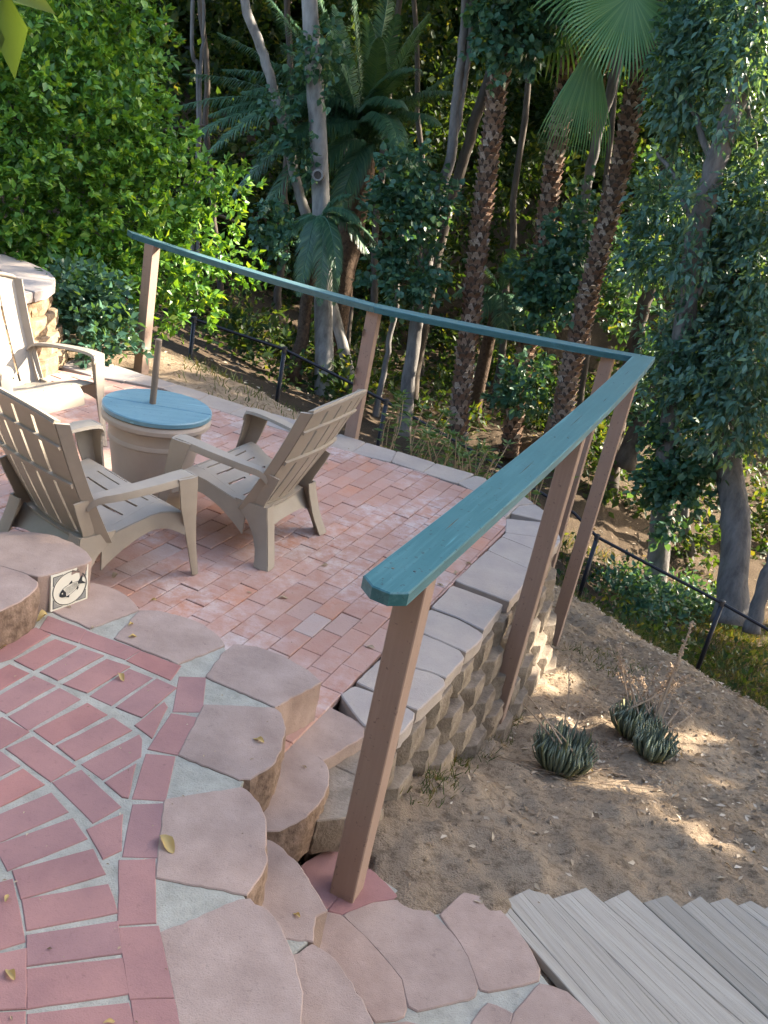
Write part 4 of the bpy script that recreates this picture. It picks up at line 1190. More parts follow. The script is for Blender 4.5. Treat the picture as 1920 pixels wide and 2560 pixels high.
def foliage(name, clumps, n, size, m, parent, tmpl='5', width=1.0, droop=.3, hollow=.55, kind=None, sprays=0, tight=2.0):
    P, u = cloud(clumps, n, hollow)
    if sprays:
        k = max(1, n // sprays)
        C, cu = cloud(clumps, k, hollow)
        j = rng.integers(0, k, n)
        t = rng.random((n, 1))
        axis = unit(cu + rng.normal(size=cu.shape) * .5 + np.array([0, 0, .15]))
        P = C[j] + axis[j] * (t * size * tight) + rng.normal(size=(n, 3)) * size * (.25 if tight > 1.5 else .06)
        u = axis[j] * (.5 + t) + unit(rng.normal(size=(n, 3))) * .9
    keep = np.ones(len(P), bool)
    g = gaps(P)
    if len(g) != len(P):
        ks = set(map(tuple, np.round(g, 6)))
        keep = np.array([tuple(x) in ks for x in np.round(P, 6)])
    P, u = P[keep], u[keep]
    D = u * .8 + rng.normal(size=P.shape) * .55 - np.array([0, 0, droop])
    S = size * (.6 + .7 * rng.random(len(P)))
    v, f = leaves(P, D, S, tmpl, width)
    o = bulk(name, v, f, m, parent)
    if kind: o['kind'] = kind
    return o
def limb_path(p, n=5, wob=.06):
    q = spline(p, n)
    return [a + np.array([random.uniform(-wob, wob), random.uniform(-wob, wob), 0]) * (0.3 if i in (0, len(q) - 1) else 1) for i, a in enumerate(q)]
def trunk(pts, r0, r1, m, parent, name='trunk', n=12, wob=.03, rw=.10, flare=1.3):
    q = limb_path(pts, 6, wob)
    rad = list(np.linspace(r0, r1, len(q)))
    for i in range(min(4, len(q))): rad[i] *= 1 + (flare - 1) * (1 - i / 4) ** 2
    return Geo().tube(q, rad, n, wob=rw).build(name, m, parent, smooth=True), q
K = 1.15732
def R(x, y, d): return reach((x * K, y * K), d)
def frond(base, d0, droop, parent, m, nl=46, ll=.42, name='frond', twist=0.0, vee=.55):
    """feather frond from base to tip d0: an arching midrib with two ranks of narrow leaflets"""
    n = 26
    p0 = np.array(base, float); p2 = np.array(d0, float); L_ = np.linalg.norm(p2 - p0)
    p1_ = p0 + (p2 - p0) * .42 + np.array([0, 0, droop * L_ * .52])
    pts = [(1 - t) ** 2 * p0 + 2 * t * (1 - t) * p1_ + t * t * p2 for t in np.linspace(0, 1, n + 1)]
    G = Geo().tube(pts, list(np.linspace(.018, .004, n + 1)), 5)
    v0 = np.array(G.v); f0 = [t for t in G.f if len(t) == 4]
    f0 = np.array([(a, b, c) for a, b, c, e in f0] + [(a, c, e) for a, b, c, e in f0])
    P = np.array(pts)
    t = np.linspace(.10, .995, nl)
    seg_ = t * n; i0 = np.minimum(seg_.astype(int), n - 1); fr = (seg_ - i0)[:, None]
    Q = P[i0] * (1 - fr) + P[i0 + 1] * fr
    Tn = unit(P[i0 + 1] - P[i0])
    side = unit(np.cross(Tn, np.array([0, 0, 1.0])) + 1e-6)
    upv = np.cross(side, Tn)
    ln = ll * np.sin(PI * np.clip(t * .93 + .07, 0, 1)) ** .55
    Vs, Fs = [v0], [f0]; off = len(v0)
    for s in (-1, 1):
        D = unit(side * s * .85 + Tn * .75 + upv * vee * .4 + rng.normal(size=Q.shape) * .07)
        tip = Q + D * (ln * .88)[:, None] + np.array([0, 0, -1.0]) * (ln * .55)[:, None]
        mid = Q + D * (ln * .5)[:, None] + np.array([0, 0, -1.0]) * (ln * .10)[:, None]
        w = upv * .5 + Tn * .6
        wv = unit(np.cross(D, np.cross(Tn, D))) * .010
        v = np.stack([Q - wv * .7, Q + wv * .7, mid - wv, mid + wv, tip], axis=1).reshape(-1, 3)
        k = np.arange(len(Q))[:, None] * 5
        fl = np.concatenate([k + np.array([[0, 1, 3]]), k + np.array([[0, 3, 2]]), k + np.array([[2, 3, 4]])])
        Vs.append(v); Fs.append(fl + off); off += len(v)
    return bulk(name, np.concatenate(Vs), np.concatenate(Fs), m, parent)
def fan(base, hub, aim, nrm_, rad, parent, m, spread=1.9, nseg=44, droop=.25, name='fan_frond', limp=.0):
    """palmate frond: stalk from base to hub, then pleated segments that split towards their tips"""
    hub = np.array(hub, float); aim = unit(np.array(aim, float)); nrm_ = unit(np.array(nrm_, float))
    sd = unit(np.cross(aim, nrm_)); nn = np.cross(sd, aim)
    mid = (np.array(base) + hub) / 2 + np.array([0, 0, .12])
    G = Geo().tube(spline([base, mid, hub], 5), .022, 6)
    v, f = list(G.v), []
    for t in G.f:
        if len(t) == 4: f += [(t[0], t[1], t[2]), (t[0], t[2], t[3])]
    an = np.linspace(-spread, spread, nseg + 1)
    for k in range(nseg):
        a0, a1 = an[k], an[k + 1]; am = (a0 + a1) / 2
        L = rad * (.80 + .20 * math.cos(am * .8)) * random.uniform(.93, 1.05)
        def pt(a, r, lift=0.0):
            q = hub + (aim * math.cos(a) + sd * math.sin(a)) * r + nn * lift
            q[2] -= droop * (r / rad) ** 2.2 * rad * (.6 + limp)
            return q
        b = len(v); z = .014
        r1, r2 = .60 * L, .84 * L
        v += [hub + nn * 0, pt(a0, r1, -z), pt(am, r1, z), pt(a1, r1, -z), pt(am - (a1 - a0) * .22, r2), pt(am + (a1 - a0) * .22, r2), pt(am, L) - np.array([0, 0, .10 * rad * (random.random() + limp)])]
        f += [(b, b + 1, b + 2), (b, b + 2, b + 3), (b + 1, b + 4, b + 2), (b + 2, b + 5, b + 3), (b + 4, b + 5, b + 2), (b + 4, b + 6, b + 5)]
    return bulk(name, np.array(v), np.array(f), m, parent)
def palm_trunk(pts, r0, r1, parent, rows=58, around=8, smooth_from=1.0):
    tr, q = trunk(pts, r0 * .86, r1 * .86, M['palm_core'], parent, wob=.015, rw=.04, flare=1.25)
    q = np.array(q)
    G = Geo()
    L = np.concatenate([[0], np.cumsum(np.linalg.norm(np.diff(q, axis=0), axis=1))])
    for i in range(rows):
        s = L[-1] * (i + .3) / rows
        k = int(np.clip(np.searchsorted(L, s) - 1, 0, len(q) - 2)); t = (s - L[k]) / (L[k + 1] - L[k])
        c = q[k] + (q[k + 1] - q[k]) * t; ax = unit(q[k + 1] - q[k])
        r = (r0 + (r1 - r0) * s / L[-1])
        a = unit(np.cross(ax, [1, .1, 0])); b = np.cross(ax, a)
        for j in range(around):
            th = 2 * PI * (j + (.5 if i % 2 else 0) + random.uniform(-.12, .12)) / around
            o = a * math.cos(th) + b * math.sin(th); tg = np.cross(ax, o)
            h = L[-1] / rows * random.uniform(1.2, 1.75); w = r * random.uniform(.30, .44)
            out = r * random.uniform(.02, .13) + .007
            bs = c + o * r * .80
            v = [bs - ax * h * .35, bs - tg * w + ax * h * .15 + o * out * .35, bs + tg * w + ax * h * .15 + o * out * .35,
                 c + o * (r + out) - tg * w * .55 + ax * h * .62, c + o * (r + out) + tg * w * .55 + ax * h * .62, bs + ax * h * .70]
            G.add(v, [(0, 2, 1), (1, 2, 4, 3), (1, 3, 5), (2, 5, 4), (3, 4, 5)])
    o = G.build('leaf_bases', M['leaf_base'], tr); o['kind'] = 'stuff'
    return tr, q
def along(q, t):
    q = np.array(q); k = t * (len(q) - 1); i = min(int(k), len(q) - 2)
    return q[i] + (q[i + 1] - q[i]) * (k - i)
# places the low sun reaches
LIT += [((-2.1, 5.15, .40), .18), ((-1.85, 5.3, .45), .10), ((-2.35, 5.5, .62), .08), ((-1.55, 5.15, 0), .04), ((-1.75, 4.75, 0), .0),
        ((-2.62, 6.4, .1), .02), ((-2.68, 6.0, .2), .02), ((1.15, 4.95, -.62), .22), ((1.25, 4.75, -.75), .15), ((1.3, 5.15, -.85), .06), ((1.0, 4.8, -.3), .08), ((1.3, 5.3, -.9), .03),
        ((1.42, 3.78, -.55), .05), ((1.52, 3.42, -.48), .05), ((1.35, 4.0, -.6), .0), ((1.9, 4.6, -.75), .06), ((2.2, 4.9, -.85), .05), ((2.05, 4.2, -.7), .0), ((1.7, 3.3, -.46), -.03), ((1.3, 4.35, -.7), -.03),
        ((.80, 4.5, 1.0), .0), ((.60, 4.70, 0), .0), ((-.13, 1.70, .17), -.02), ((1.55, 2.2, -.26), -.01), ((1.75, 2.62, -.26), .0), ((-1.0, 3.1, .2), -.07), ((-1.1, 3.05, .8), -.05),
        ((4.9, 14.6, -3.0), .3)
        ]
LIT += [(tuple(reach((x * 1.15732, y * 1.15732), d)), r) for x, y, d, r in ((1400, 555, 12.8, .30), (1440, 470, 12.8, .30), (1470, 430, 12.7, .22), (1600, 330, 12.7, .30), (1640, 290, 12.6, .25), (1630, 420, 12.5, .2), (1650, 560, 12.4, .2), (1000, 150, 19, .6), (1080, 330, 19, .5), (900, 60, 19, .5), (1050, 250, 22, .7), (960, 30, 24, .8), (1130, 180, 24, .6), (1320, 130, 22, .5), (1440, 150, 22, .4), (1640, 1000, 15, .5))]
SHADE_PAD = .15
def on_ground(x, y):
    for d in np.arange(5, 40, .08):
        c = R(x, y, d)
        if c[2] < ground_z(c[0], c[1], False)[0]: return c
    return c
LIT += [(tuple(on_ground(x, y)), r) for x, y, r in ((1480, 1125, .42), (1405, 1105, .28), (1530, 1110, .22), (1640, 1060, .35), (1650, 950, .3), (600, 715, .22), (570, 735, .18), (520, 770, .16), (630, 700, .15), (890, 715, .12), (1310, 1120, .15))]
for _ in range(16):
    LIT.append((tuple(reach((random.uniform(900, 1340) * 1.15732, random.uniform(-20, 540) * 1.15732), random.uniform(19, 27))), random.uniform(.15, .36)))
for _ in range(8):
    LIT.append((tuple(reach((random.uniform(380, 860) * 1.15732, random.uniform(20, 300) * 1.15732), random.uniform(19, 25))), random.uniform(.12, .28)))
for _ in range(16):
    LIT.append((tuple(reach((random.uniform(460, 760) * 1.15732, random.uniform(600, 730) * 1.15732), random.uniform(13, 17))), random.uniform(.15, .35)))

# nothing lit on the little palm
LIT[:] = [t for t in LIT if abs(t[0][0] - reach((1250, 610), 16)[0]) > .9 or t[0][1] < 13 or t[0][1] > 18]
def tree(name, loc, label, group=None, cat='tree'):
    return thing(name, tuple(loc), label, cat, group)

# citrus tree on the left --------------------------------------------------
cb = np.array([-3.9, 9.0, ground_z(-3.9, 9.0, False)[0]])
citrus = tree('citrus_tree', cb, 'big bright green leafy citrus tree on the left, leaning over the end of the handrail')
tr, q = trunk([cb - [0, 0, .2], cb + [.05, -.1, .7], cb + [.1, 0, 1.4]], .10, .08, M['bark_dark'], citrus)
for tip in ((-1.1, -.4, 2.2), (1.6, -.1, 2.0), (.2, -.9, 1.9), (.9, .6, 3.6), (-.6, .2, 3.8), (2.0, .1, 1.2)):
    trunk([along(q, .8), cb + np.array(tip) * .5 + [0, 0, .7], cb + np.array(tip)], .04, .012, M['bark_dark'], citrus, 'branch', 7)
cl = []
def blob(x, y, d, r, sq=1.0, n=1): cl.append((*R(x, y, d), r, r, r * sq))
for x, y, d, r in ((60, 60, 9.6, .75), (200, 90, 9.9, .60), (-120, 200, 9.4, .9), (110, 230, 9.2, .70), (260, 190, 9.4, .42), (20, 380, 9.0, .75), (190, 360, 8.9, .62), (310, 320, 9.1, .40), (90, 500, 8.8, .62), (250, 470, 8.8, .55), (370, 420, 8.9, .40), (450, 400, 8.9, .28), (500, 420, 8.85, .17), (340, 530, 8.7, .42), (440, 520, 8.8, .30), (500, 560, 8.9, .22), (210, 600, 8.6, .45), (350, 620, 8.6, .38), (420, 650, 8.65, .22), (120, 640, 8.9, .4), (-60, 560, 9.0, .7), (300, 110, 9.8, .32), (270, 30, 10.0, .40), (120, -60, 9.8, .7), (540, 390, 8.8, .10), (470, 470, 8.8, .22), (555, 600, 8.85, .16), (330, 700, 8.6, .22), (250, 690, 8.7, .25), (260, 265, 9.0, .40), (330, 250, 9.2, .25), (400, 330, 9.0, .18)):
    blob(x, y, d, r)
CIT = list(cl)
foliage('crown', cl, 40000, .076, M['citrus'], citrus, '5', 1.05, -.15, .45, sprays=9, tight=1.3)
# low bush between planter and post
sb = spot((215 * K, 770 * K), 0.0)
bush = tree('leafy_bush', (sb[0], sb[1], ground_z(sb[0], sb[1])[0]), 'dark leafy bush low down between the round planter and the first post', cat='bush')
foliage('foliage', [(*R(190, 690, 7.9), .22, .22, .2), (*R(235, 720, 7.8), .18, .18, .15), (*R(160, 640, 8.0), .22, .22, .25), (*R(270, 755, 7.75), .10, .1, .08), (*R(225, 655, 8.0), .2, .2, .2), (*R(205, 750, 7.7), .12, .12, .10)], 2300, .075, M['ivy'], bush, '5', 1.1, .2, .3, sprays=5)

# pale trunks ---------------------------------------------------------------
ivy_group = None
def ivy(parent, spots_, n, size=.10, m=None, hollow=.2, tmpl='h'):
    return foliage('ivy', [(*R(x, y, d), r, r, r * 1.25) for x, y, d, r in spots_], n, size, m or M['ivy'], parent, tmpl, .95, .55, hollow, sprays=6)
wt = R(702, 862, 15.0)
white = tree('pale_tree', wt, 'tall straight tree with a smooth whitish trunk and a cut branch stub')
tr, q = trunk([R(702, 880, 15.0), R(698, 600, 15.0), R(690, 350, 14.9), R(678, 150, 14.8), R(664, -60, 14.8), R(640, -500, 14.8)], .155, .10, M['bark_pale'], white, wob=.01, rw=.06, n=16, flare=1.1)
k = R(690, 378, 14.75)
Geo().tube([k + [0, .1, -.02], k + [-.01, -.10, .0]], [.075, .07], 14).build('branch_stub', M['bark_dark'], white)
G = Geo(); v = []
for r in (.085, .058):
    for j in range(16): v.append(k + np.array([-.01 + r * math.cos(2 * PI * j / 16), -.115, r * math.sin(2 * PI * j / 16)]))
for r in (.085, .058):
    for j in range(16): v.append(k + np.array([-.01 + r * math.cos(2 * PI * j / 16), -.07, r * math.sin(2 * PI * j / 16)]))
fc = []
for j in range(16):
    j2 = (j + 1) % 16
    fc += [(j, j2, 16 + j2, 16 + j), (j, 32 + j, 32 + j2, j2), (16 + j, 16 + j2, 48 + j2, 48 + j)]
G.add(v, fc).build('stub_ring', M['bark_pale'], white)
ivy(white, [(695, 110, 14.6, .28), (655, 130, 14.7, .16), (700, 180, 14.6, .14)], 420)
lt = R(770, 830, 15.6)
lean = tree('leaning_tree', lt, 'thin pale trunk leaning to the left behind the straight whitish one')
tr, q = trunk([lt + [0, 0, -.2], R(700, 590, 15.5), R(650, 430, 15.4), R(610, 260, 15.3), R(570, 120, 15.2), R(536, 30, 15.1), R(470, -200, 15.0)], .090, .062, M['bark_pale'], lean, wob=.015)
ivy(lean, [(600, 240, 14.8, .20), (592, 310, 14.8, .18), (645, 310, 14.8, .18), (656, 370, 14.8, .14), (585, 490, 14.6, .30), (620, 520, 14.6, .25)], 1100)
pr = R(430, 520, 17.0)
pair = tree('thin_tree', (pr[0], pr[1], ground_z(pr[0], pr[1])[0]), 'two thin grey stems behind the citrus tree near the top left')
z0 = pair.location[2]
trunk([(pr[0], pr[1], z0), R(430, 200, 17.0), R(416, 110, 17.0), R(421, -80, 17.0)], .04, .03, M['bark_grey'], pair, wob=.015)
trunk([(pr[0] + .1, pr[1], z0), R(434, 180, 17.0), R(440, 60, 17.0), R(436, -80, 17.0)], .033, .025, M['bark_grey'], pair, 'stem', wob=.015)

# grey and dark trunks in the middle ----------------------------------------
gt = R(872, 925, 14.6)
grey = tree('grey_tree', gt, 'grey trunk with ivy that divides high up, left of the first palm')
tr, q = trunk([gt + [0, 0, -.2], R(893, 740, 14.6), R(917, 600, 14.6), R(940, 470, 14.6), R(972, 340, 14.6), R(988, 200, 14.6), R(1003, 40, 14.6), R(1010, -150, 14.6)], .115, .05, M['bark_grey'], grey, wob=.015)
trunk([R(972, 340, 14.6), R(995, 240, 14.6), R(1012, 120, 14.6), R(1022, -60, 14.6)], .05, .035, M['bark_grey'], grey, 'branch', wob=.02)
ivy(grey, [(880, 400, 14.2, .45), (850, 480, 14.2, .40), (900, 560, 14.1, .42), (830, 560, 14.2, .25), (880, 620, 14.0, .30), (950, 430, 14.2, .3), (890, 480, 14.1, .4), (800, 590, 14.3, .25), (925, 640, 14.0, .15)], 5200)
dt = R(900, 800, 16.2)
dark = tree('dark_tree', (dt[0], dt[1], ground_z(dt[0], dt[1])[0]), 'dark brown trunk leaning right behind the grey trunk towards the first palm')
trunk([dark.location, R(930, 620, 16.0), R(975, 430, 16.0), R(1030, 250, 16.0), R(1060, 150, 16.0), R(1090, -40, 16.0)], .10, .08, M['bark_dark'], dark, wob=.02)
th = R(817, 882, 14.9)
thin = tree('young_tree', th, 'very thin tan stem rising beside the middle post')
trunk([th + [0, 0, -.2], R(838, 760, 14.9), R(856, 660, 14.9), R(860, 590, 14.9), R(866, 500, 14.9)], .048, .035, M['bark_grey'], thin, wob=.02)

# fan palms -----------------------------------------------------------------
pg = 'slender palms with scaly trunks behind the railing'
pts = [R(985, 1000, 14.4), R(1000, 820, 14.4), R(1022, 640, 14.4), R(1045, 430, 14.4), R(1070, 230, 14.4), R(1086, 110, 14.4), R(1100, -60, 14.4)]
palm1 = tree('fan_palm', pts[0], 'scaly palm trunk just right of the grey trunk, second tallest from left', pg, 'palm')
palm1['label'] = 'leftmost scaly palm trunk, with ivy hanging over its upper end'
palm_trunk(pts, .158, .140, palm1, 74, 8)
ivy(palm1, [(1090, 40, 13.9, .40), (1140, 60, 13.8, .40), (1050, 60, 14.0, .3), (1120, 110, 13.9, .28), (1080, 130, 13.9, .2), (1180, 30, 13.9, .3), (1060, -20, 14, .35)], 2600)
pts = [R(1098, 990, 15.0), R(1120, 840, 15.0), R(1150, 680, 15.0), R(1180, 480, 15.0), R(1205, 300, 15.0), R(1226, 160, 15.0), R(1245, -20, 15.0)]
palm2 = tree('fan_palm', pts[0], 'middle scaly palm trunk, half covered by ivy lower down', pg, 'palm')
palm_trunk(pts, .160, .138, palm2, 74, 8)
ivy(palm2, [(1150, 590, 14.5, .30), (1190, 600, 14.4, .38), (1230, 560, 14.5, .34), (1210, 660, 14.3, .36), (1160, 660, 14.4, .3), (1245, 620, 14.4, .25), (1120, 820, 14.4, .26), (1160, 840, 14.3, .3), (1100, 860, 14.3, .22), (1225, 470, 14.6, .3), (1250, 420, 14.6, .22)], 4300)
pts = [R(1205, 960, 14.0), R(1232, 800, 14.0), R(1275, 620, 14.0), R(1310, 480, 14.0), R(1345, 330, 14.0), R(1378, 180, 14.0), R(1402, 60, 14.0), R(1424, -60, 14.0)]
palm3 = tree('fan_palm', pts[0], 'rightmost scaly palm trunk under the open green fan fronds', pg, 'palm')
palm_trunk(pts, .162, .138, palm3, 78, 8)
hd = R(1424, -70, 14.0)
fan(hd, R(1366, -14, 13.1), (-.05, -.25, -1), [.1, -1, .25], .92, palm3, M['fan_leaf'], 1.65, 54, .16)
fan(hd, R(1286, 82, 13.3), (.05, -.10, -1), [.25, -1, .1], 1.28, palm3, M['fan_leaf'], .46, 28, .10, limp=.3)
fan(hd, R(1490, 20, 13.8), (.45, -.2, -1), [-.3, -1, .3], 1.0, palm3, M['fan_leaf'], 1.0, 30, .2)
fan(hd, R(1300, -60, 13.6), (-1, -.2, .1), [.1, -1, .5], 1.0, palm3, M['fan_leaf'], 1.4, 34, .2)
fan(hd, R(1520, -80, 13.6), (1, -.2, .1), [.1, -1, .5], 1.0, palm3, M['fan_leaf'], 1.4, 34, .2)
fan(hd, R(1312, 150, 13.7), (.0, 0, -1), [.4, -1, 0], .80, palm3, M['straw'], .16, 10, .05, name='dead_frond', limp=.4)
fan(R(1245, -60, 15), R(1215, -10, 14.6), (-.3, -.2, -1), [.1, -1, .2], 1.0, palm2, M['fan_leaf'], 1.5, 34, .2)

# date palm behind ----------------------------------------------------------
dpc = R(785, 330, 16.6)
date = tree('date_palm', (dpc[0], dpc[1], ground_z(dpc[0], dpc[1])[0]), 'large date palm with long arching dark green feather fronds in the shade', cat='palm')
trunk([date.location, (np.array(date.location) + dpc) / 2, dpc], .24, .22, M['palm_core'], date)
def fr(tx, ty, td, droop, L=None, m=None, nl=120, ll=.44, base=None):
    b = dpc + np.array([random.uniform(-.2, .2), random.uniform(-.2, .1), random.uniform(-.1, .3)]) if base is None else base
    frond(b, R(tx, ty, td), min(droop, 1.3), date, m or M['palm_leaf'], nl, ll)
for a in ((408, 300, 15.0, .75), (372, 235, 15.6, .6), (450, 330, 14.8, .9), (395, 160, 16.4, .45), (470, 70, 16.6, .30), (520, 200, 15.4, .55), (560, -30, 17.2, .15), (650, -110, 17.2, .1), (750, -140, 16.8, .1), (850, -70, 16.6, .15), (930, 30, 16.2, .3), (985, 200, 15.6, .55), (868, 335, 14.6, 1.0), (950, 270, 15.4, .75), (1000, 150, 16.4, .4), (720, 10, 18, .2), (610, 100, 17.5, .3), (500, 430, 15.4, .9), (560, 470, 15.2, 1.0), (905, 150, 15.0, .65), (820, 80, 15.0, .35), (870, 230, 15.0, .7), (600, 330, 15.0, .8), (640, 430, 15.4, .9), (930, 430, 15.8, .9), (450, 250, 15.4, .6), (540, 330, 15.8, .8), (620, 30, 16.2, .25), (790, 30, 15.6, .2), (560, 130, 15.6, .4), (680, 60, 15.4, .25), (720, 480, 15.6, 1.0), (480, 150, 15.8, .45), (860, 30, 15.6, .3)):
    fr(*a)
# young feather palms low down
yc = R(690, 470, 14.5)
young = tree('young_date_palm', (yc[0], yc[1], ground_z(yc[0], yc[1])[0]), 'young feather palm whose fronds hang in front of the whitish trunk', cat='palm')
trunk([young.location, yc + [0, .25, -.1]], .10, .08, M['palm_core'], young)
for tx, ty, td, dr in ((645, 640, 14.0, 2.2), (728, 600, 13.9, 2.0), (690, 660, 13.8, 2.3), (775, 480, 14.0, 1.9), (760, 420, 14.2, 1.2), (610, 520, 14.3, 1.6), (720, 660, 14.2, 2.2), (660, 600, 14.2, 2.1), (800, 560, 14.1, 1.9), (850, 590, 14.3, 1.6)):
    frond(yc + np.array([random.uniform(-.05, .05), -.05, 0]), R(tx, ty, td), min(dr * .5, .9), young, M['palm_leaf'], 70, .27)
low = R(1080, 640, 16.0)
small = tree('young_date_palm', (low[0], low[1], ground_z(low[0], low[1])[0]), 'small dark feather palm low between the first two scaly palm trunks', cat='palm')
trunk([small.location, low], .12, .1, M['palm_core'], small)
for tx, ty, td, dr in ((1000, 560, 15.6, 1.5), (1110, 540, 15.7, 1.2), (1140, 700, 15.4, 1.9), (1020, 700, 15.4, 1.9), (1080, 740, 15.2, 1.9), (980, 640, 15.6, 1.8)):
    frond(low, R(tx, ty, td), min(dr * .5, .8), small, M['palm_leaf'], 64, .29)

# right hand trees ----------------------------------------------------------
g2 = R(1225, 800, 15.4)
grey2 = tree('grey_tree', g2, 'thin pale grey trunk between the middle and the rightmost scaly palm')
trunk([g2 + [0, 0, -1.2], R(1232, 760, 15.4), R(1252, 600, 15.4), R(1262, 440, 15.4), R(1285, 320, 15.4), R(1318, 200, 15.4), R(1345, 90, 15.4), R(1380, -80, 15.4)], .085, .07, M['bark_grey'], grey2, wob=.015)
dl = R(1330, 1015, 15.0)
dlean = tree('dark_tree', dl, 'dark leaning trunk right of the corner post with ragged bark')
trunk([dl + [0, 0, -.4], R(1345, 860, 15.2), R(1375, 720, 15.2), R(1402, 620, 15.2), R(1425, 480, 15.2), R(1450, 300, 15.2)], .12, .09, M['bark_dark'], dlean, wob=.02)
trunk([R(1345, 1010, 14.9), R(1400, 880, 15.0), R(1440, 800, 15.1), R(1480, 700, 15.2)], .15, .11, M['bark_dark'], dlean, 'stem', wob=.02)
e1 = R(1425, 1245, 13.6)
euc1 = tree('eucalyptus_tree', e1, 'pale eucalyptus trunk wrapped in blue green leaves, rising to the top right corner')
tr, q = trunk([e1 + [0, 0, -.3], R(1432, 1080, 13.4), R(1455, 880, 13.0), R(1480, 680, 12.65), R(1505, 520, 12.45), R(1545, 360, 12.3), R(1595, 200, 12.3), R(1650, -20, 12.5), R(1690, -250, 12.8)], .150, .112, M['bark_grey'], euc1, wob=.02)
for a, b in (((1505, 520), (1420, 330)), ((1545, 360), (1440, 170)), ((1595, 200), (1640, 360)), ((1480, 680), (1600, 560))):
    trunk([R(*a, 12.4), R((a[0] + b[0]) / 2, (a[1] + b[1]) / 2 - 30, 12.6), R(*b, 12.9)], .05, .02, M['bark_grey'], euc1, 'branch', 7)
def crown(parent, spots_, n, size=.12, m=None, tmpl='5', width=.8, sprays=6, droop=.75, name='crown'):
    return foliage(name, [(*R(x, y, d), r, r, r * 1.15) for x, y, d, r in spots_], n, size, m or M['euc'], parent, tmpl, width, droop, .25, sprays=sprays)
crown(euc1, [(1490, 110, 12.9, .36), (1500, 180, 12.8, .48), (1465, 230, 12.9, .26), (1480, 300, 12.8, .26), (1620, 330, 12.8, .36), (1520, 100, 12.9, .36), (1500, 50, 13, .36), (1650, 200, 12.8, .4), (1465, 355, 12.9, .20), (1560, 20, 13, .45)], 6800)
crown(euc1, [(1425, 440, 12.8, .26), (1460, 480, 12.8, .30), (1400, 520, 12.8, .24), (1430, 560, 12.8, .26), (1390, 570, 12.8, .2), (1500, 440, 12.7, .26), (1570, 500, 12.9, .28)], 3900)
crown(euc1, [(1450, 790, 12.8, .32), (1500, 740, 12.9, .36), (1560, 690, 12.8, .36), (1620, 640, 12.7, .42), (1640, 760, 12.3, .45), (1540, 790, 12.4, .42), (1600, 850, 12.3, .42), (1490, 840, 12.6, .32), (1420, 860, 12.9, .2), (1650, 560, 12.4, .4), (1580, 580, 12.8, .4), (1650, 470, 12.4, .4), (1600, 430, 12.5, .32), (1580, 930, 12.3, .28), (1510, 910, 12.5, .26), (1440, 700, 12.8, .26), (1640, 920, 12.3, .2), (1660, 340, 12.6, .35)], 11500)
ivy(euc1, [(1430, 980, 13.2, .22), (1450, 1040, 13.1, .26), (1410, 1050, 13.2, .2), (1480, 1010, 13.1, .26), (1520, 1060, 13.1, .2), (1440, 1130, 13.1, .16), (1420, 930, 13.2, .2), (1470, 940, 13.1, .25), (1540, 1000, 13.1, .22)], 2600)
crown(euc1, [(1600, 130, 12.0, .26), (1570, 250, 12.0, .16), (1510, 430, 12.1, .20), (1490, 560, 12.2, .22), (1620, 60, 12.1, .26), (1640, -10, 12.2, .3), (1480, 660, 12.3, .12), (1470, 800, 12.6, .22)], 2600)
e2 = R(1592, 1305, 13.0)
euc2 = tree('grey_tree', e2, 'thick smooth grey trunk at the right edge standing on sunlit ground')
trunk([e2 + [0, 0, -.3], R(1590, 1150, 13.0), R(1578, 1040, 13.0), R(1560, 930, 13.0), R(1560, 760, 13.0), R(1600, 500, 13.0)], .195, .155, M['bark_grey'], euc2, wob=.015, n=16)
e3 = R(1640, 1320, 12.4)
euc3 = tree('young_tree', e3, 'slim grey stem leaning right at the right edge below the fence rail')
trunk([e3 + [0, 0, -.3], R(1660, 1240, 12.4), R(1700, 1130, 12.4), R(1740, 980, 12.4)], .09, .07, M['bark_grey'], euc3, wob=.02)
e4 = R(1500, 1180, 15.5)
euc4 = tree('young_tree', (e4[0], e4[1], ground_z(e4[0], e4[1])[0]), 'thin grey stem between the eucalyptus and the thick grey trunk')
trunk([euc4.location, R(1480, 1100, 15.2), R(1500, 1010, 15.2), R(1530, 900, 15.2)], .07, .06, M['bark_grey'], euc4, wob=.02)
bg1 = on_ground(1400, 1300)
lowb = tree('leafy_bush', bg1, 'dark blue green bush on the shaded bank below the fence rail at right', cat='bush')
foliage('foliage', [(*(on_ground(x, y) + [0, 0, .08]), .34, .34, .22) for x, y in ((1400, 1300), (1440, 1330), (1480, 1300), (1330, 1300), (1390, 1350), (1350, 1270), (1510, 1330))], 3200, .10, M['ivy'], lowb, '5', 1.0, .1, .2, sprays=6)
# ivy bank right of the corner, behind rails
ib = R(1380, 1000, 13.2)
bank = tree('ivy_bush', (ib[0], ib[1], ground_z(ib[0], ib[1])[0]), 'mass of dark ivy climbing between the corner post and the eucalyptus', cat='bush')
ivy(bank, [(1410, 800, 15.4, .4), (1360, 660, 16.4, .4), (1440, 900, 14, .28), (1400, 900, 15, .3), (1440, 400, 16, .5), (1300, 560, 17, .4)], 2600, .11)

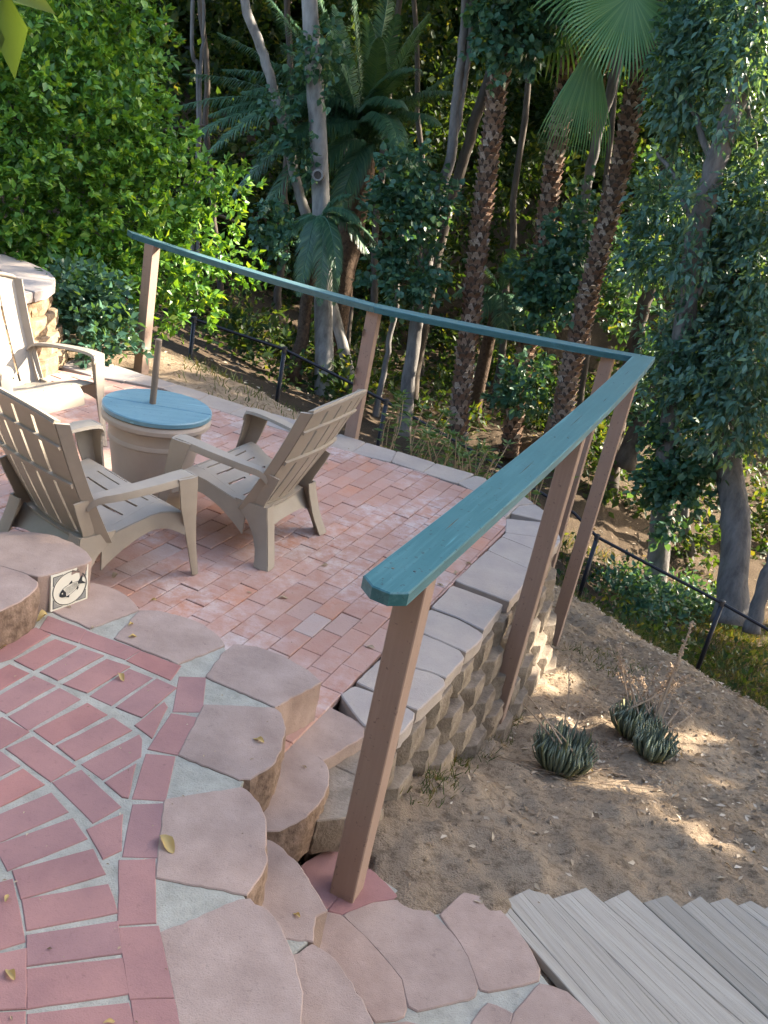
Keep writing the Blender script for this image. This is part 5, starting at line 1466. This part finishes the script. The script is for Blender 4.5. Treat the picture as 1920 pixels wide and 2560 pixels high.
# crowns of the trees in view, above the upper edge of the picture
def high(parent, c, r, n, m=None, k=9):
    cl = [(c[0] + r * math.cos(i * 2.4) * (.3 + .7 * ((i * .37) % 1)), c[1] + r * math.sin(i * 2.4) * (.3 + .7 * ((i * .37) % 1)), c[2] + (((i * .61) % 1) - .4) * 1.6, r * .55, r * .55, .75) for i in range(k)]
    foliage('crown', cl, n, .23, m or M['euc'], parent, '4', 1.1, .3, .1)
high(white, (-2.6, 15.0, 7.2), 2.3, 9000)
high(lean, (-4.4, 15.6, 7.0), 1.8, 5000)
high(grey, (-.1, 14.6, 7.0), 2.2, 8000)
high(dark, (1.6, 16.2, 6.9), 2.2, 8000)
high(grey2, (2.6, 15.8, 7.4), 2.0, 7000)
high(euc1, (5.0, 13.2, 8.0), 2.2, 7000)
high(pair, (-4.5, 17.5, 7.0), 2.4, 8000)
for pm, hd_, d_ in ((palm1, R(1100, -150, 14.4), 0), (palm2, R(1250, -130, 15), 1), (palm3, R(1440, -170, 14.0), 2)):
    for k in range(13):
        a = k * 2.4 + d_; el = -.25 + .9 * ((k * .618) % 1)
        o_ = np.array([math.cos(a) * math.cos(el), math.sin(a) * math.cos(el), math.sin(el)])
        fan(hd_, hd_ + o_ * .95, o_ + [0, 0, -.3], np.array([0, 0, 1.0]) + o_ * .2, 1.0, pm, M['fan_leaf'], 1.7, 30, .25)

# trees standing to the right of the view, whose crowns shade the terrace ----
PAD = SHADE_PAD
SL = ['abreast of the corner post', 'behind the first row', 'second row abreast of the patio', 'far row behind the fence', 'nearest the plank walk', 'tallest in the far row', 'nearest the thick grey trunk', 'low crown past the fence', 'smallest, down in the gully', 'low crown in the far row', 'added unseen to cut side light behind the viewer', 'added unseen farther back to cut side light']  # last two are unseen additions that cut horizon light from behind right
gl = 'tall leafy trees to the right of the terrace'
for k, (x, y, zc, r, n) in enumerate(((8.4, 8.2, 4.6, 2.7, 15000), (9.6, 11.2, 5.0, 2.8, 15000), (11.5, 7.2, 6.6, 2.8, 14000), (10.6, 14.6, 5.4, 2.9, 13000), (7.6, 4.9, 4.4, 2.5, 13000), (13.0, 11.2, 7.2, 3.0, 12000), (7.4, 15.6, 4.6, 2.4, 11000), (9.4, 13.4, 1.9, 2.1, 10000), (7.6, 10.6, .6, 1.6, 7000), (12.2, 13.0, 2.6, 2.3, 9000), (8.0, .6, 3.2, 2.6, 9000), (9.0, -4.5, 3.6, 2.8, 9000))):
    zb = ground_z(x, y)[0]
    t = tree('shade_tree', (x, y, zb), 'tall leafy tree to the right of the terrace, ' + SL[k], gl)
    trunk([(x, y, zb - .2), (x + .1, y, zb + 2), (x - .1, y + .1, zc), (x, y, zc + 1.5)], .24, .09, M['bark_grey'], t, n=8)
    cl = [(x + r * .62 * math.cos(a) * s, y + r * .62 * math.sin(a) * s, zc + h * r, r * .55, r * .55, r * .46) for a, s, h in [(i * 2.4, .35 + .65 * ((i * .37) % 1), -.5 + 1.1 * ((i * .61) % 1)) for i in range(11)]]
    foliage('crown', cl, n, .21, M['euc'], t, '4', 1.15, .3, .15)

PAD = .05
# tall leafy screen added out of view at left to block sky light
hx = thing('shade_screen', (-7.5, 2.5, 0), 'tall dark leafy screen added unseen left of the terrace to block sky light', 'shade_screen')
foliage('foliage', [(-7.5 + random.uniform(-.4, .4), y, z, .9, .9, .9) for y in np.arange(-1.5, 8, 1.0) for z in (.7, 1.9, 3.1, 4.2)], 12000, .2, M['ivy'], hx, '4', 1.2, .2, .3)
# deep woods -----------------------------------------------------------------
wl = []
for x in range(-260, 2000, 105):
    for y in range(-260, 900, 95):
        d = random.uniform(21, 29)
        p = R(x + random.uniform(-50, 50), y + random.uniform(-45, 45), d)
        if p[2] < ground_z(p[0], p[1], False)[0] - .3: continue
        r = random.uniform(.5, 1.15)
        wl.append((*p, r, r, r * 1.1))
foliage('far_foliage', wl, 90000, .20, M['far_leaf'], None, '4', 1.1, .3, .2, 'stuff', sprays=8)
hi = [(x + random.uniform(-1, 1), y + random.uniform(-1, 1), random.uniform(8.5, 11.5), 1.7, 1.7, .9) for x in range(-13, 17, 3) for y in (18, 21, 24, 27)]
foliage('far_shade_canopy', hi, 30000, .34, M['far_leaf'], None, '4', 1.1, .2, .1, 'stuff')  # leaf layer above the view, added to darken the far woods
bg_ = []
for x in range(-300, 2050, 70):
    for y in range(-320, 860, 70):
        p = R(x, y, random.uniform(31, 36))
        if p[2] < ground_z(p[0], p[1], False)[0] - .3: continue
        bg_.append((*p, 1.5, 1.2, 1.5))
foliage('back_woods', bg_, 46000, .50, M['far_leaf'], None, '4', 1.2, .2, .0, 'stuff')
WL = ['dark slender trunk between the citrus tree and the leaning pale trunk', 'dark slender trunk deep behind the leaning pale trunk', 'dark slender trunk deep behind the large date palm',
      'dark slender trunk deep between the grey ivy trunk and the leftmost palm', 'dark slender trunk deep between the leftmost and middle scaly palms', 'dark slender trunk just left of the middle scaly palm',
      'dark slender trunk just left of the rightmost scaly palm', 'dark slender trunk behind the eucalyptus leaves', 'dark slender trunk at the right edge behind the thick grey trunk', 'dark slender trunk low behind the middle railing post']
for k, (x, y0, y1, d, r, tl) in enumerate(((480, 700, -60, 19, .10, -.4), (590, 760, -80, 20, .12, .3), (820, 700, -60, 21, .13, .4), (930, 760, -60, 20, .10, -.3), (1100, 760, -80, 20, .12, .5), (1160, 700, -60, 22, .13, .7), (1290, 820, -60, 19, .10, .6), (1520, 800, 100, 18, .14, .5), (1640, 1000, 200, 17, .14, .3), (760, 800, 300, 18.5, .09, -.1))):
    b = R(x, y0, d); b[2] = ground_z(b[0], b[1])[0]
    t = tree('wood_tree', b, WL[k], 'dark trunks deep in the grove')
    e = R(x, y1, d) + np.array([tl, 0, 0])
    trunk([b - [0, 0, .2], (b + e) / 2 + [random.uniform(-.15, .15), 0, 0], e], r * .65, r * .45, M['bark_dark'], t, n=8, wob=.05)
# understorey thicket in the gully: dry and green
ul = []
for i in range(210):
    x = random.uniform(-7, 10.5); y = random.uniform(14.9, 24)
    z = ground_z(x, y, False)[0]
    r = random.uniform(.25, .7)
    ul.append((x, y, z + r * .35, r, r, r * .6))
for i in range(14):
    c = R(random.uniform(1230, 1690), random.uniform(930, 1080), random.uniform(14.5, 18.5))
    z = ground_z(c[0], c[1], False)[0]; r = random.uniform(.2, .5)
    ul.append((c[0], c[1], z + r * .5, r, r, r))
for i in range(26):
    c = R(random.uniform(420, 780), random.uniform(600, 690), random.uniform(14.0, 17.5))
    z = ground_z(c[0], c[1], False)[0]; r = random.uniform(.2, .45)
    ul.append((c[0], c[1], z + r * .6, r, r, r))
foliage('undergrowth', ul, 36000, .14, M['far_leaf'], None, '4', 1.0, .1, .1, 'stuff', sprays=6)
# ------------------------------------------------------------------ plants near the terrace
def shrub(x, y, d, n_st, h, label, spread=.18, leaf=.10):
    p = R(x, y, d); zb = ground_z(p[0], p[1])[0]
    t = thing('leafy_shrub', (p[0], p[1], zb), label, 'shrub', None)
    G = Geo(); P, D, S = [], [], []
    for k in range(n_st):
        a = random.uniform(0, 2 * PI); tip = np.array([p[0] + spread * math.cos(a) * random.random() * 1.6, p[1] + spread * math.sin(a) * random.random() * 1.6, p[2] + h * random.uniform(.4, 1.0)])
        base = np.array([p[0] + random.uniform(-.05, .05), p[1] + random.uniform(-.05, .05), min(zb, p[2] - .05)])
        q = spline([base, (base + tip) / 2 + [random.uniform(-.06, .06), random.uniform(-.06, .06), .05], tip], 5)
        G.tube(q, .004, 4)
        m = 15
        for j in range(m):
            s = .30 + .70 * j / m
            c = along(q, s); th_ = j * 2.4
            P.append(c); D.append((math.cos(th_), math.sin(th_), .25 - .3 * (1 - s))); S.append(leaf * (.6 + .5 * random.random()))
        for j in range(5):
            P.append(tip); th_ = j * 1.26; D.append((math.cos(th_), math.sin(th_), .5)); S.append(leaf * .9)
    G.build('stems', M['stalk'], t)
    v, f = leaves(np.array(P), np.array(D), np.array(S), '5', .55)
    bulk('foliage', v, f, M['shrub'], t)
    return t
shrub(905, 985, 7.9, 12, .38, 'green lance leaved shrub right behind the wall beside the middle post', .2, .09)
shrub(965, 995, 7.7, 14, .28, 'yellowish green spreading shrub outside the middle of the back wall', .24, .085)
shrub(1030, 1015, 7.3, 12, .26, 'small green shrub behind the last capstones before the corner', .2, .085)
shrub(1160, 1080, 6.9, 12, .20, 'dense green shrub in the corner under the near handrail', .22, .09)
shrub(850, 925, 8.3, 6, .30, 'thin upright green shoot left of the spreading shrubs behind the wall', .08, .10)
# agaves ------------------------------------------------------------------
def agave(parts_, label, stalks):
    p0 = parts_[0]
    zb = ground_z(p0[0], p0[1])[0]
    t = thing('spiky_succulent', (p0[0], p0[1], zb), label, 'succulent')
    V, Fc = [], []
    for (x, y, r, h, n) in parts_:
        z = ground_z(x, y)[0] - .01
        for k in range(n):
            a = k * 2.39996; s = math.sqrt((k + .5) / n)
            out = np.array([math.cos(a), math.sin(a), 0])
            b = np.array([x, y, z + .02]) + out * r * .62 * s
            L = h * random.uniform(.8, 1.1) * (1.0 - .10 * s)
            d = unit(out * (.08 + .42 * s) + np.array([random.uniform(-.1, .1), random.uniform(-.1, .1), 1.0]))
            sd = np.cross(d, out); sd = sd / (np.linalg.norm(sd) + 1e-9); w = .0105
            ou = np.cross(sd, d)
            o = len(V)
            m1 = b + d * L * .35 + out * .018 * s; m2 = b + d * L * .75 + out * .016 * s; tp = b + d * L - out * .030 * s
            V += [b - sd * w * .8, b + sd * w * .8, b + ou * w * .5, m1 - sd * w, m1 + sd * w, m1 + ou * w * .8, m2 - sd * w * .6, m2 + sd * w * .6, m2 + ou * w * .4, tp]
            for i in (0, 3):
                Fc += [(o + i, o + i + 1, o + i + 4), (o + i, o + i + 4, o + i + 3), (o + i + 1, o + i + 2, o + i + 5), (o + i + 1, o + i + 5, o + i + 4), (o + i + 2, o + i, o + i + 3), (o + i + 2, o + i + 3, o + i + 5)]
            Fc += [(o + 6, o + 7, o + 9), (o + 7, o + 8, o + 9), (o + 8, o + 6, o + 9)]
    bulk('leaf_rosette', np.array(V), np.array(Fc), M['agave'], t)
    G = Geo()
    for b, e, r, bits in stalks:
        b, e = np.array(b, float), np.array(e, float)
        q = spline([b, (b + e) / 2 + [random.uniform(-.02, .02), random.uniform(-.02, .02), .02], e], 5)
        G.tube(q, list(np.linspace(r, r * .5, len(q))), 5)
        for j in range(bits):
            c = along(q, .45 + .55 * random.random()); d = np.array([random.uniform(-1, 1), random.uniform(-1, 1), random.uniform(-.3, .8)])
            G.tube([c, c + d * .014, c + d * .021], [.003, .0065, .0015], 4)
    G.build('dry_flower_stalks', M['stalk'], t)
    return t
def lvl(x, y):
    q = (x * K, y * K)
    z = -.6
    for _ in range(12):
        p = spot(q, z); z = .5 * z + .5 * ground_z(p[0], p[1], False)[0]
    return spot(q, z)
a1 = lvl(1208, 1655)
z1 = ground_z(a1[0], a1[1])[0]
agave([(a1[0], a1[1], .135, .24, 150)], 'single round clump of dark blue green spiky leaves by the second post',
      [(a1 + [-.02, 0, .1], a1 + [-.24, .10, .25], .0055, 0), (a1 + [-.05, -.1, .2], a1 + [-.22, .16, .27], .0055, 0), (a1 + [.08, -.10, .08], a1 + [-.14, -.02, .26], .0055, 0), (a1 + [.05, .1, .1], a1 + [.10, .3, .35], .005, 12), (a1 + [.0, .1, .1], a1 + [-.02, .35, .40], .005, 12), (a1 + [.10, -.05, .0], a1 + [.20, -.02, .05], .0055, 0)])
a2 = lvl(1362, 1590); a3 = lvl(1402, 1640)
b2 = a2
st = []
for k in range(16):
    st.append((b2 + [random.uniform(-.08, .14), random.uniform(0, .1), .15], b2 + [random.uniform(-.16, .34), random.uniform(.15, .35), random.uniform(.22, .42)], .0055, 22))
st += [(b2 + [.10, 0, .1], b2 + [.22, .28, .66], .009, 60), (b2 + [.12, 0, .1], b2 + [.205, .25, .50], .0075, 40), (b2 + [.1, -.08, .05], b2 + [.36, .10, .22], .007, 18), (b2 + [.10, -.1, .06], b2 + [.30, .16, .24], .007, 12)]
agave([(a2[0], a2[1], .13, .21, 130), (a3[0], a3[1], .105, .18, 85)], 'double clump of grey green spiky leaves with dry flower stalks, farther from the wall', st)

# grass, weeds and litter ---------------------------------------------------
def ground_pts(n, box, dens=None, relief=True):
    P = np.stack([rng.uniform(box[0], box[1], n), rng.uniform(box[2], box[3], n)], axis=1)
    if dens is not None:
        P = P[rng.random(len(P)) < dens(P[:, 0], P[:, 1])]
    z = ground_z(P[:, 0], P[:, 1], relief)
    P3 = np.column_stack([P, z])
    return P3[~inside(P[:, 0], P[:, 1], DIP)]
def blades(P, h, w):
    n = len(P)
    D = rng.normal(size=(n, 3)) * .45; D[:, 2] = 1; D = unit(D)
    L = h * (.4 + .8 * rng.random(n))
    sd = unit(np.cross(D, rng.normal(size=(n, 3)))) * w
    bend = rng.normal(size=(n, 3)) * .35; bend[:, 2] = -.1
    mid = P + D * L[:, None] * .55; tip = P + D * L[:, None] + bend * L[:, None] * .6
    V = np.stack([P - sd, P + sd, mid - sd * .7, mid + sd * .7, tip], axis=1).reshape(-1, 3)
    k = (np.arange(n) * 5)[:, None]
    Fc = np.concatenate([k + np.array([[0, 1, 3]]), k + np.array([[0, 3, 2]]), k + np.array([[2, 3, 4]])])
    return V, Fc
# green bank beyond the crest on the right
P = ground_pts(30000, (1.2, 6.5, 8.2, 12.5), lambda x, y: np.clip(.15 + 1.5 * (vnoise(x, y, 1.3, 7) - .35), 0, 1) * np.clip((y - 7.9) * 1.2, 0, 1))
v, f = blades(P, .17, .005)
P2 = ground_pts(7000, (1.2, 4.6, 5.6, 8.2), lambda x, y: np.clip(.04 + 2.2 * (vnoise(x, y, 2.0, 8) - .62), 0, 1))
v2, f2 = blades(P2, .07, .003)
P3 = ground_pts(5000, (-3.0, 1.0, 6.9, 9.6), lambda x, y: np.clip(.05 + 2.2 * (vnoise(x, y, 2.0, 9) - .55), 0, 1))
v3, f3 = blades(P3, .10, .004)
P4 = ground_pts(4200, (.2, 1.1, 3.0, 4.6), lambda x, y: np.clip(1 - np.abs(x - (.36 + .37 * (y - 3.03))) / .14, 0, 1) * np.clip(vnoise(x, y, 3.0, 5) * 2 - .6, 0, 1))
v4, f4 = blades(P4, .07, .0022)
V = np.concatenate([v, v2, v3, v4]); Fc = np.concatenate([f, f2 + len(v), f3 + len(v) + len(v2), f4 + len(v) + len(v2) + len(v3)])
tag(bulk('grass', V, Fc, M['grass']), kind='stuff')
# low green groundcover on the shaded bank by the fence
gc = ground_pts(2200, (2.0, 5.6, 9.0, 12.0), lambda x, y: np.clip(2.2 * (vnoise(x, y, .9, 11) - .40), 0, 1))
D = rng.normal(size=gc.shape); D[:, 2] = np.abs(D[:, 2]) + .4
v, f = leaves(gc + np.array([0, 0, 1]) * rng.random((len(gc), 1)) * .30, D, .09 * (.6 + .7 * rng.random(len(gc))), '5', 1.0)
tag(bulk('groundcover', v, f, M['far_leaf']), kind='stuff')
# leaf litter on the dirt
def litter(n, box, size, dens=None):
    P = ground_pts(n, box, dens)
    D = rng.normal(size=P.shape); D[:, 2] *= .22
    nr = rng.normal(size=P.shape) * .35 + np.array([0, 0, 1.0])
    S = size * (.35 + .9 * rng.random(len(P)) ** 1.5)
    return leaves(P + [0, 0, .004], D, S, '5', .75, nr)
a = litter(13000, (.2, 4.0, 2.5, 8.0), .045, lambda x, y: np.clip(.10 + .35 * (y - 3.2) + .25 * (x - 1) + .8 * (vnoise(x, y, 2.0, 13) - .5), .12, 1))
b_ = litter(1300, (-3.0, 1.4, 6.8, 9.8), .055)
c_ = litter(3200, (-3, 8, 9, 17), .085)
V = np.concatenate([a[0], b_[0], c_[0]]); Fc = np.concatenate([a[1], b_[1] + len(a[0]), c_[1] + len(a[0]) + len(b_[0])])
tag(bulk('leaf_litter', V, Fc, M['dead']), kind='stuff')
# twigs, straws and clods
G = Geo()
for k in range(170):
    x, y = random.uniform(.35, 2.6), random.uniform(2.6, 6.2)
    z = ground_z(x, y)[0]
    if inside(np.array([x]), np.array([y]), DIP)[0] or (y < 2.9 and x > .6): continue
    a0 = random.uniform(0, PI); L = random.uniform(.02, .09)
    G.tube([(x, y, z + .004), (x + L * .5 * math.cos(a0), y + L * .5 * math.sin(a0), z + .010), (x + L * math.cos(a0 + .3), y + L * math.sin(a0 + .3), ground_z(x + L * math.cos(a0 + .3), y + L * math.sin(a0 + .3))[0] + .005)], .0014, 4)
for k in range(16):
    x, y = random.uniform(.8, 1.35), random.uniform(3.75, 4.15); z = ground_z(x, y)[0]
    a0 = random.uniform(-.9, .5); L = random.uniform(.1, .28)
    G.tube([(x, y, z + .01), (x + L * .5 * math.cos(a0), y + L * .5 * math.sin(a0), ground_z(x + L * .5 * math.cos(a0), y + L * .5 * math.sin(a0))[0] + .018), (x + L * math.cos(a0 + .2), y + L * math.sin(a0 + .2), ground_z(x + L * math.cos(a0), y + L * math.sin(a0))[0] + .008)], .002, 4)
tag(G.build('twig_litter', M['stalk']), kind='stuff')
G = Geo()
for k in range(2600):
    x, y = random.uniform(.3, 3.2), random.uniform(2.6, 6.6)
    if inside(np.array([x]), np.array([y]), DIP)[0] or (y < 2.78 and x > .6): continue
    z = ground_z(x, y)[0]; r = random.uniform(.002, .008) * (1 + (random.random() < .08) * 1.8)
    v = [(x + r * random.uniform(.6, 1.3) * sx, y + r * random.uniform(.6, 1.3) * sy, z + r * .5 * sz) for sx, sy, sz in ((1, 0, 0), (0, 1, .2), (-1, 0, 0), (0, -1, -.1), (0, 0, 1.6), (0, 0, -1.5))]
    G.add(v, [(0, 1, 4), (1, 2, 4), (2, 3, 4), (3, 0, 4), (1, 0, 5), (2, 1, 5), (3, 2, 5), (0, 3, 5)])
tag(G.build('soil_crumbs', M['earth']), kind='stuff')
# tiny crumbs of leaf and grit on the paving
G = Geo()
for k in range(420):
    if k < 200:
        x, y, z = random.uniform(-2.3, .6), random.uniform(3.1, 6.4), .004
        if x > -.1 + .36 * (y - 3): continue
    elif k < 330:
        x, y, z = random.uniform(-1.3, -.2), random.uniform(1.0, 2.8), LZ + .003
    else:
        x, y, z = random.uniform(-.3, .5), random.uniform(1.5, 2.4), -.2
        continue
    r = random.uniform(.002, .007); a0 = random.uniform(0, PI)
    e = np.array([math.cos(a0), math.sin(a0), 0]) * r; w = np.array([-math.sin(a0), math.cos(a0), 0]) * r * .45
    c = np.array([x, y, z])
    G.add([c - e, c + w + [0, 0, r * .4], c + e, c - w + [0, 0, r * .3]], [(0, 3, 2, 1)])
tag(G.build('paving_crumbs', M['dead']), kind='stuff')

# single fallen leaves on the paving -----------------------------------------
def fallen(q, z, size, label, kind_='dead_yellow', curl=.35, ang=None):
    p = spot(q, z); a0 = random.uniform(0, 2 * PI) if ang is None else ang
    e = np.array([math.cos(a0), math.sin(a0), 0]); s = np.array([-e[1], e[0], 0])
    v, f = [], []
    nu, nv = 7, 5
    for i in range(nu):
        t = i / (nu - 1); w = math.sin(PI * (.06 + .90 * t)) ** .8 * .27
        for j in range(nv):
            u = -1 + 2 * j / (nv - 1)
            cz = curl * (u * u) * w * (1 + .8 * math.sin(5 * t + j)) + .22 * curl * math.sin(PI * t * 1.3 + .3) + .05 * random.random()
            v.append(np.array([p[0], p[1], z + .003]) + size * (e * (t - .5 + .03 * random.random()) + s * u * w * (1 - .35 * curl) + np.array([0, 0, max(0, cz)])))
    for i in range(nu - 1):
        for j in range(nv - 1):
            f.append((i * nv + j, i * nv + j + 1, (i + 1) * nv + j + 1, (i + 1) * nv + j))
    o = mesh('fallen_leaf', np.array(v) - np.array([p[0], p[1], z]), f, M[kind_], None, smooth=True)
    o.location = (p[0], p[1], z)
    tag(o, label, 'leaf', 'fallen leaves on the paving')
fallen(C4(985, 600), LZ, .075, 'largest curled yellow leaf, across the joint of brick and step block', curl=.5, ang=-.75)
fallen(C1(250, 705), LZ, .060, 'crumpled yellow leaf at the foot of the raised step blocks', curl=.75)
fallen(C1(18, 875), LZ, .040, 'yellow leaf on the brick edge at the left side, below the raised blocks', curl=.5)
fallen(C1(775, 742), LZ, .030, 'upper of two little yellow leaves on the step block behind the bricks', curl=.6)
fallen(C1(785, 815), LZ, .034, 'lower of two little yellow leaves on the step block behind the bricks', curl=.6)
fallen(C1(715, 1055), LZ, .046, 'curled pale yellow leaf on a landing brick in the upper part', curl=.6, ang=-.8)
fallen(C2(110, 1430), LZ, .040, 'small yellow leaf alone on the middle step block', curl=.5)
fallen(C4(40, 920), LZ, .026, 'tiny cream leaf on the left landing brick', curl=.5)
fallen(C4(60, 1375), LZ, .040, 'greenish yellow leaf on the brick in the lower left corner', curl=.6)
fallen(C4(645, 1655), LZ, .026, 'pale leaf on the lowest landing brick at the bottom edge', curl=.5)
fallen(C1(548, 757), LZ, .022, 'white leaf scrap where mortar and brick meet below the tile', 'dead', .4)
fallen(Z5(715, 1118), LZ, .020, 'small tan leaf scrap at the foot of the fish tile', 'dead', .5)
fallen(C5(335, 1020), B, .024, 'little dark yellow leaf on the block left of the near post', curl=.6)
fallen(C5(380, 140), B, .020, 'tiny brown leaf on the step block above the near post foot', 'dead', .5)
fallen(Z7(250, 560), .0, .040, 'white leaf on the patio bricks beside the near post', 'dead', .25)
fallen(Z7(830, 45), .0, .036, 'pale leaf on the last patio bricks under the handrail', 'dead', .35)
fallen(Z6(390, 1445), .0, .042, 'curled white leaf at the brick edge below the handrail', 'dead', .5)
fallen(Z6(215, 1570), .0, .040, 'cream leaf just left of the curled white one below the handrail', 'dead', .4)
fallen(C1(680, 452), .0, .050, 'tan leaf on the patio bricks right of the nearest chair', 'dead', .35)
fallen(C1(908, 597), .0, .030, 'small yellow leaf on the patio bricks behind the step blocks', curl=.5)
fallen(C2(255, 582), .0, .044, 'tan pink leaf on the bricks left of the handrail end', 'dead', .3)
fallen(C2(500, 392), .0, .040, 'cream leaf on a whitish brick near the handrail end', 'dead', .4)
fallen(C2(52, 552), .0, .026, 'white scrap of leaf on the grey brick in the patio middle', 'dead', .3)
fallen(Z9(625, 378), .0, .040, 'pale greenish leaf on the bricks behind the right chair', 'dead', .3)
fallen(C6(1150, 585), -.50, .075, 'big white leaf lying on the dirt bank', 'dead', .15, ang=-.9)
# hanging leaves close to the viewer, top left --------------------------------
hz = reach((10, -60), 1.25)
sprig = thing('overhanging_twig', tuple(hz), 'yellow green twig of long leaves hanging close in the top left corner', 'twig')
Geo().tube([hz + [-.4, 0, .25], hz + [-.1, 0, .06], hz + [.01, 0, -.01]], [.004, .003, .0015], 6).build('stem', M['twig'], sprig)
P = np.array([reach((15, -25), 1.25), reach((-30, 0), 1.25), reach((-5, -60), 1.25), reach((-60, -40), 1.25)])
D = np.array([(.15, -.02, -1), (.0, .05, -1), (.8, 0, -.3), (-.2, 0, -1)])
v, f = leaves(P, D, np.array([.090, .085, .07, .09]), '5', .85, np.array([(.3, -1, .1), (.2, -1, 0), (0, -1, .4), (.1, -1, .1)]))
bulk('leaf', v, f, M['shrub'], sprig)
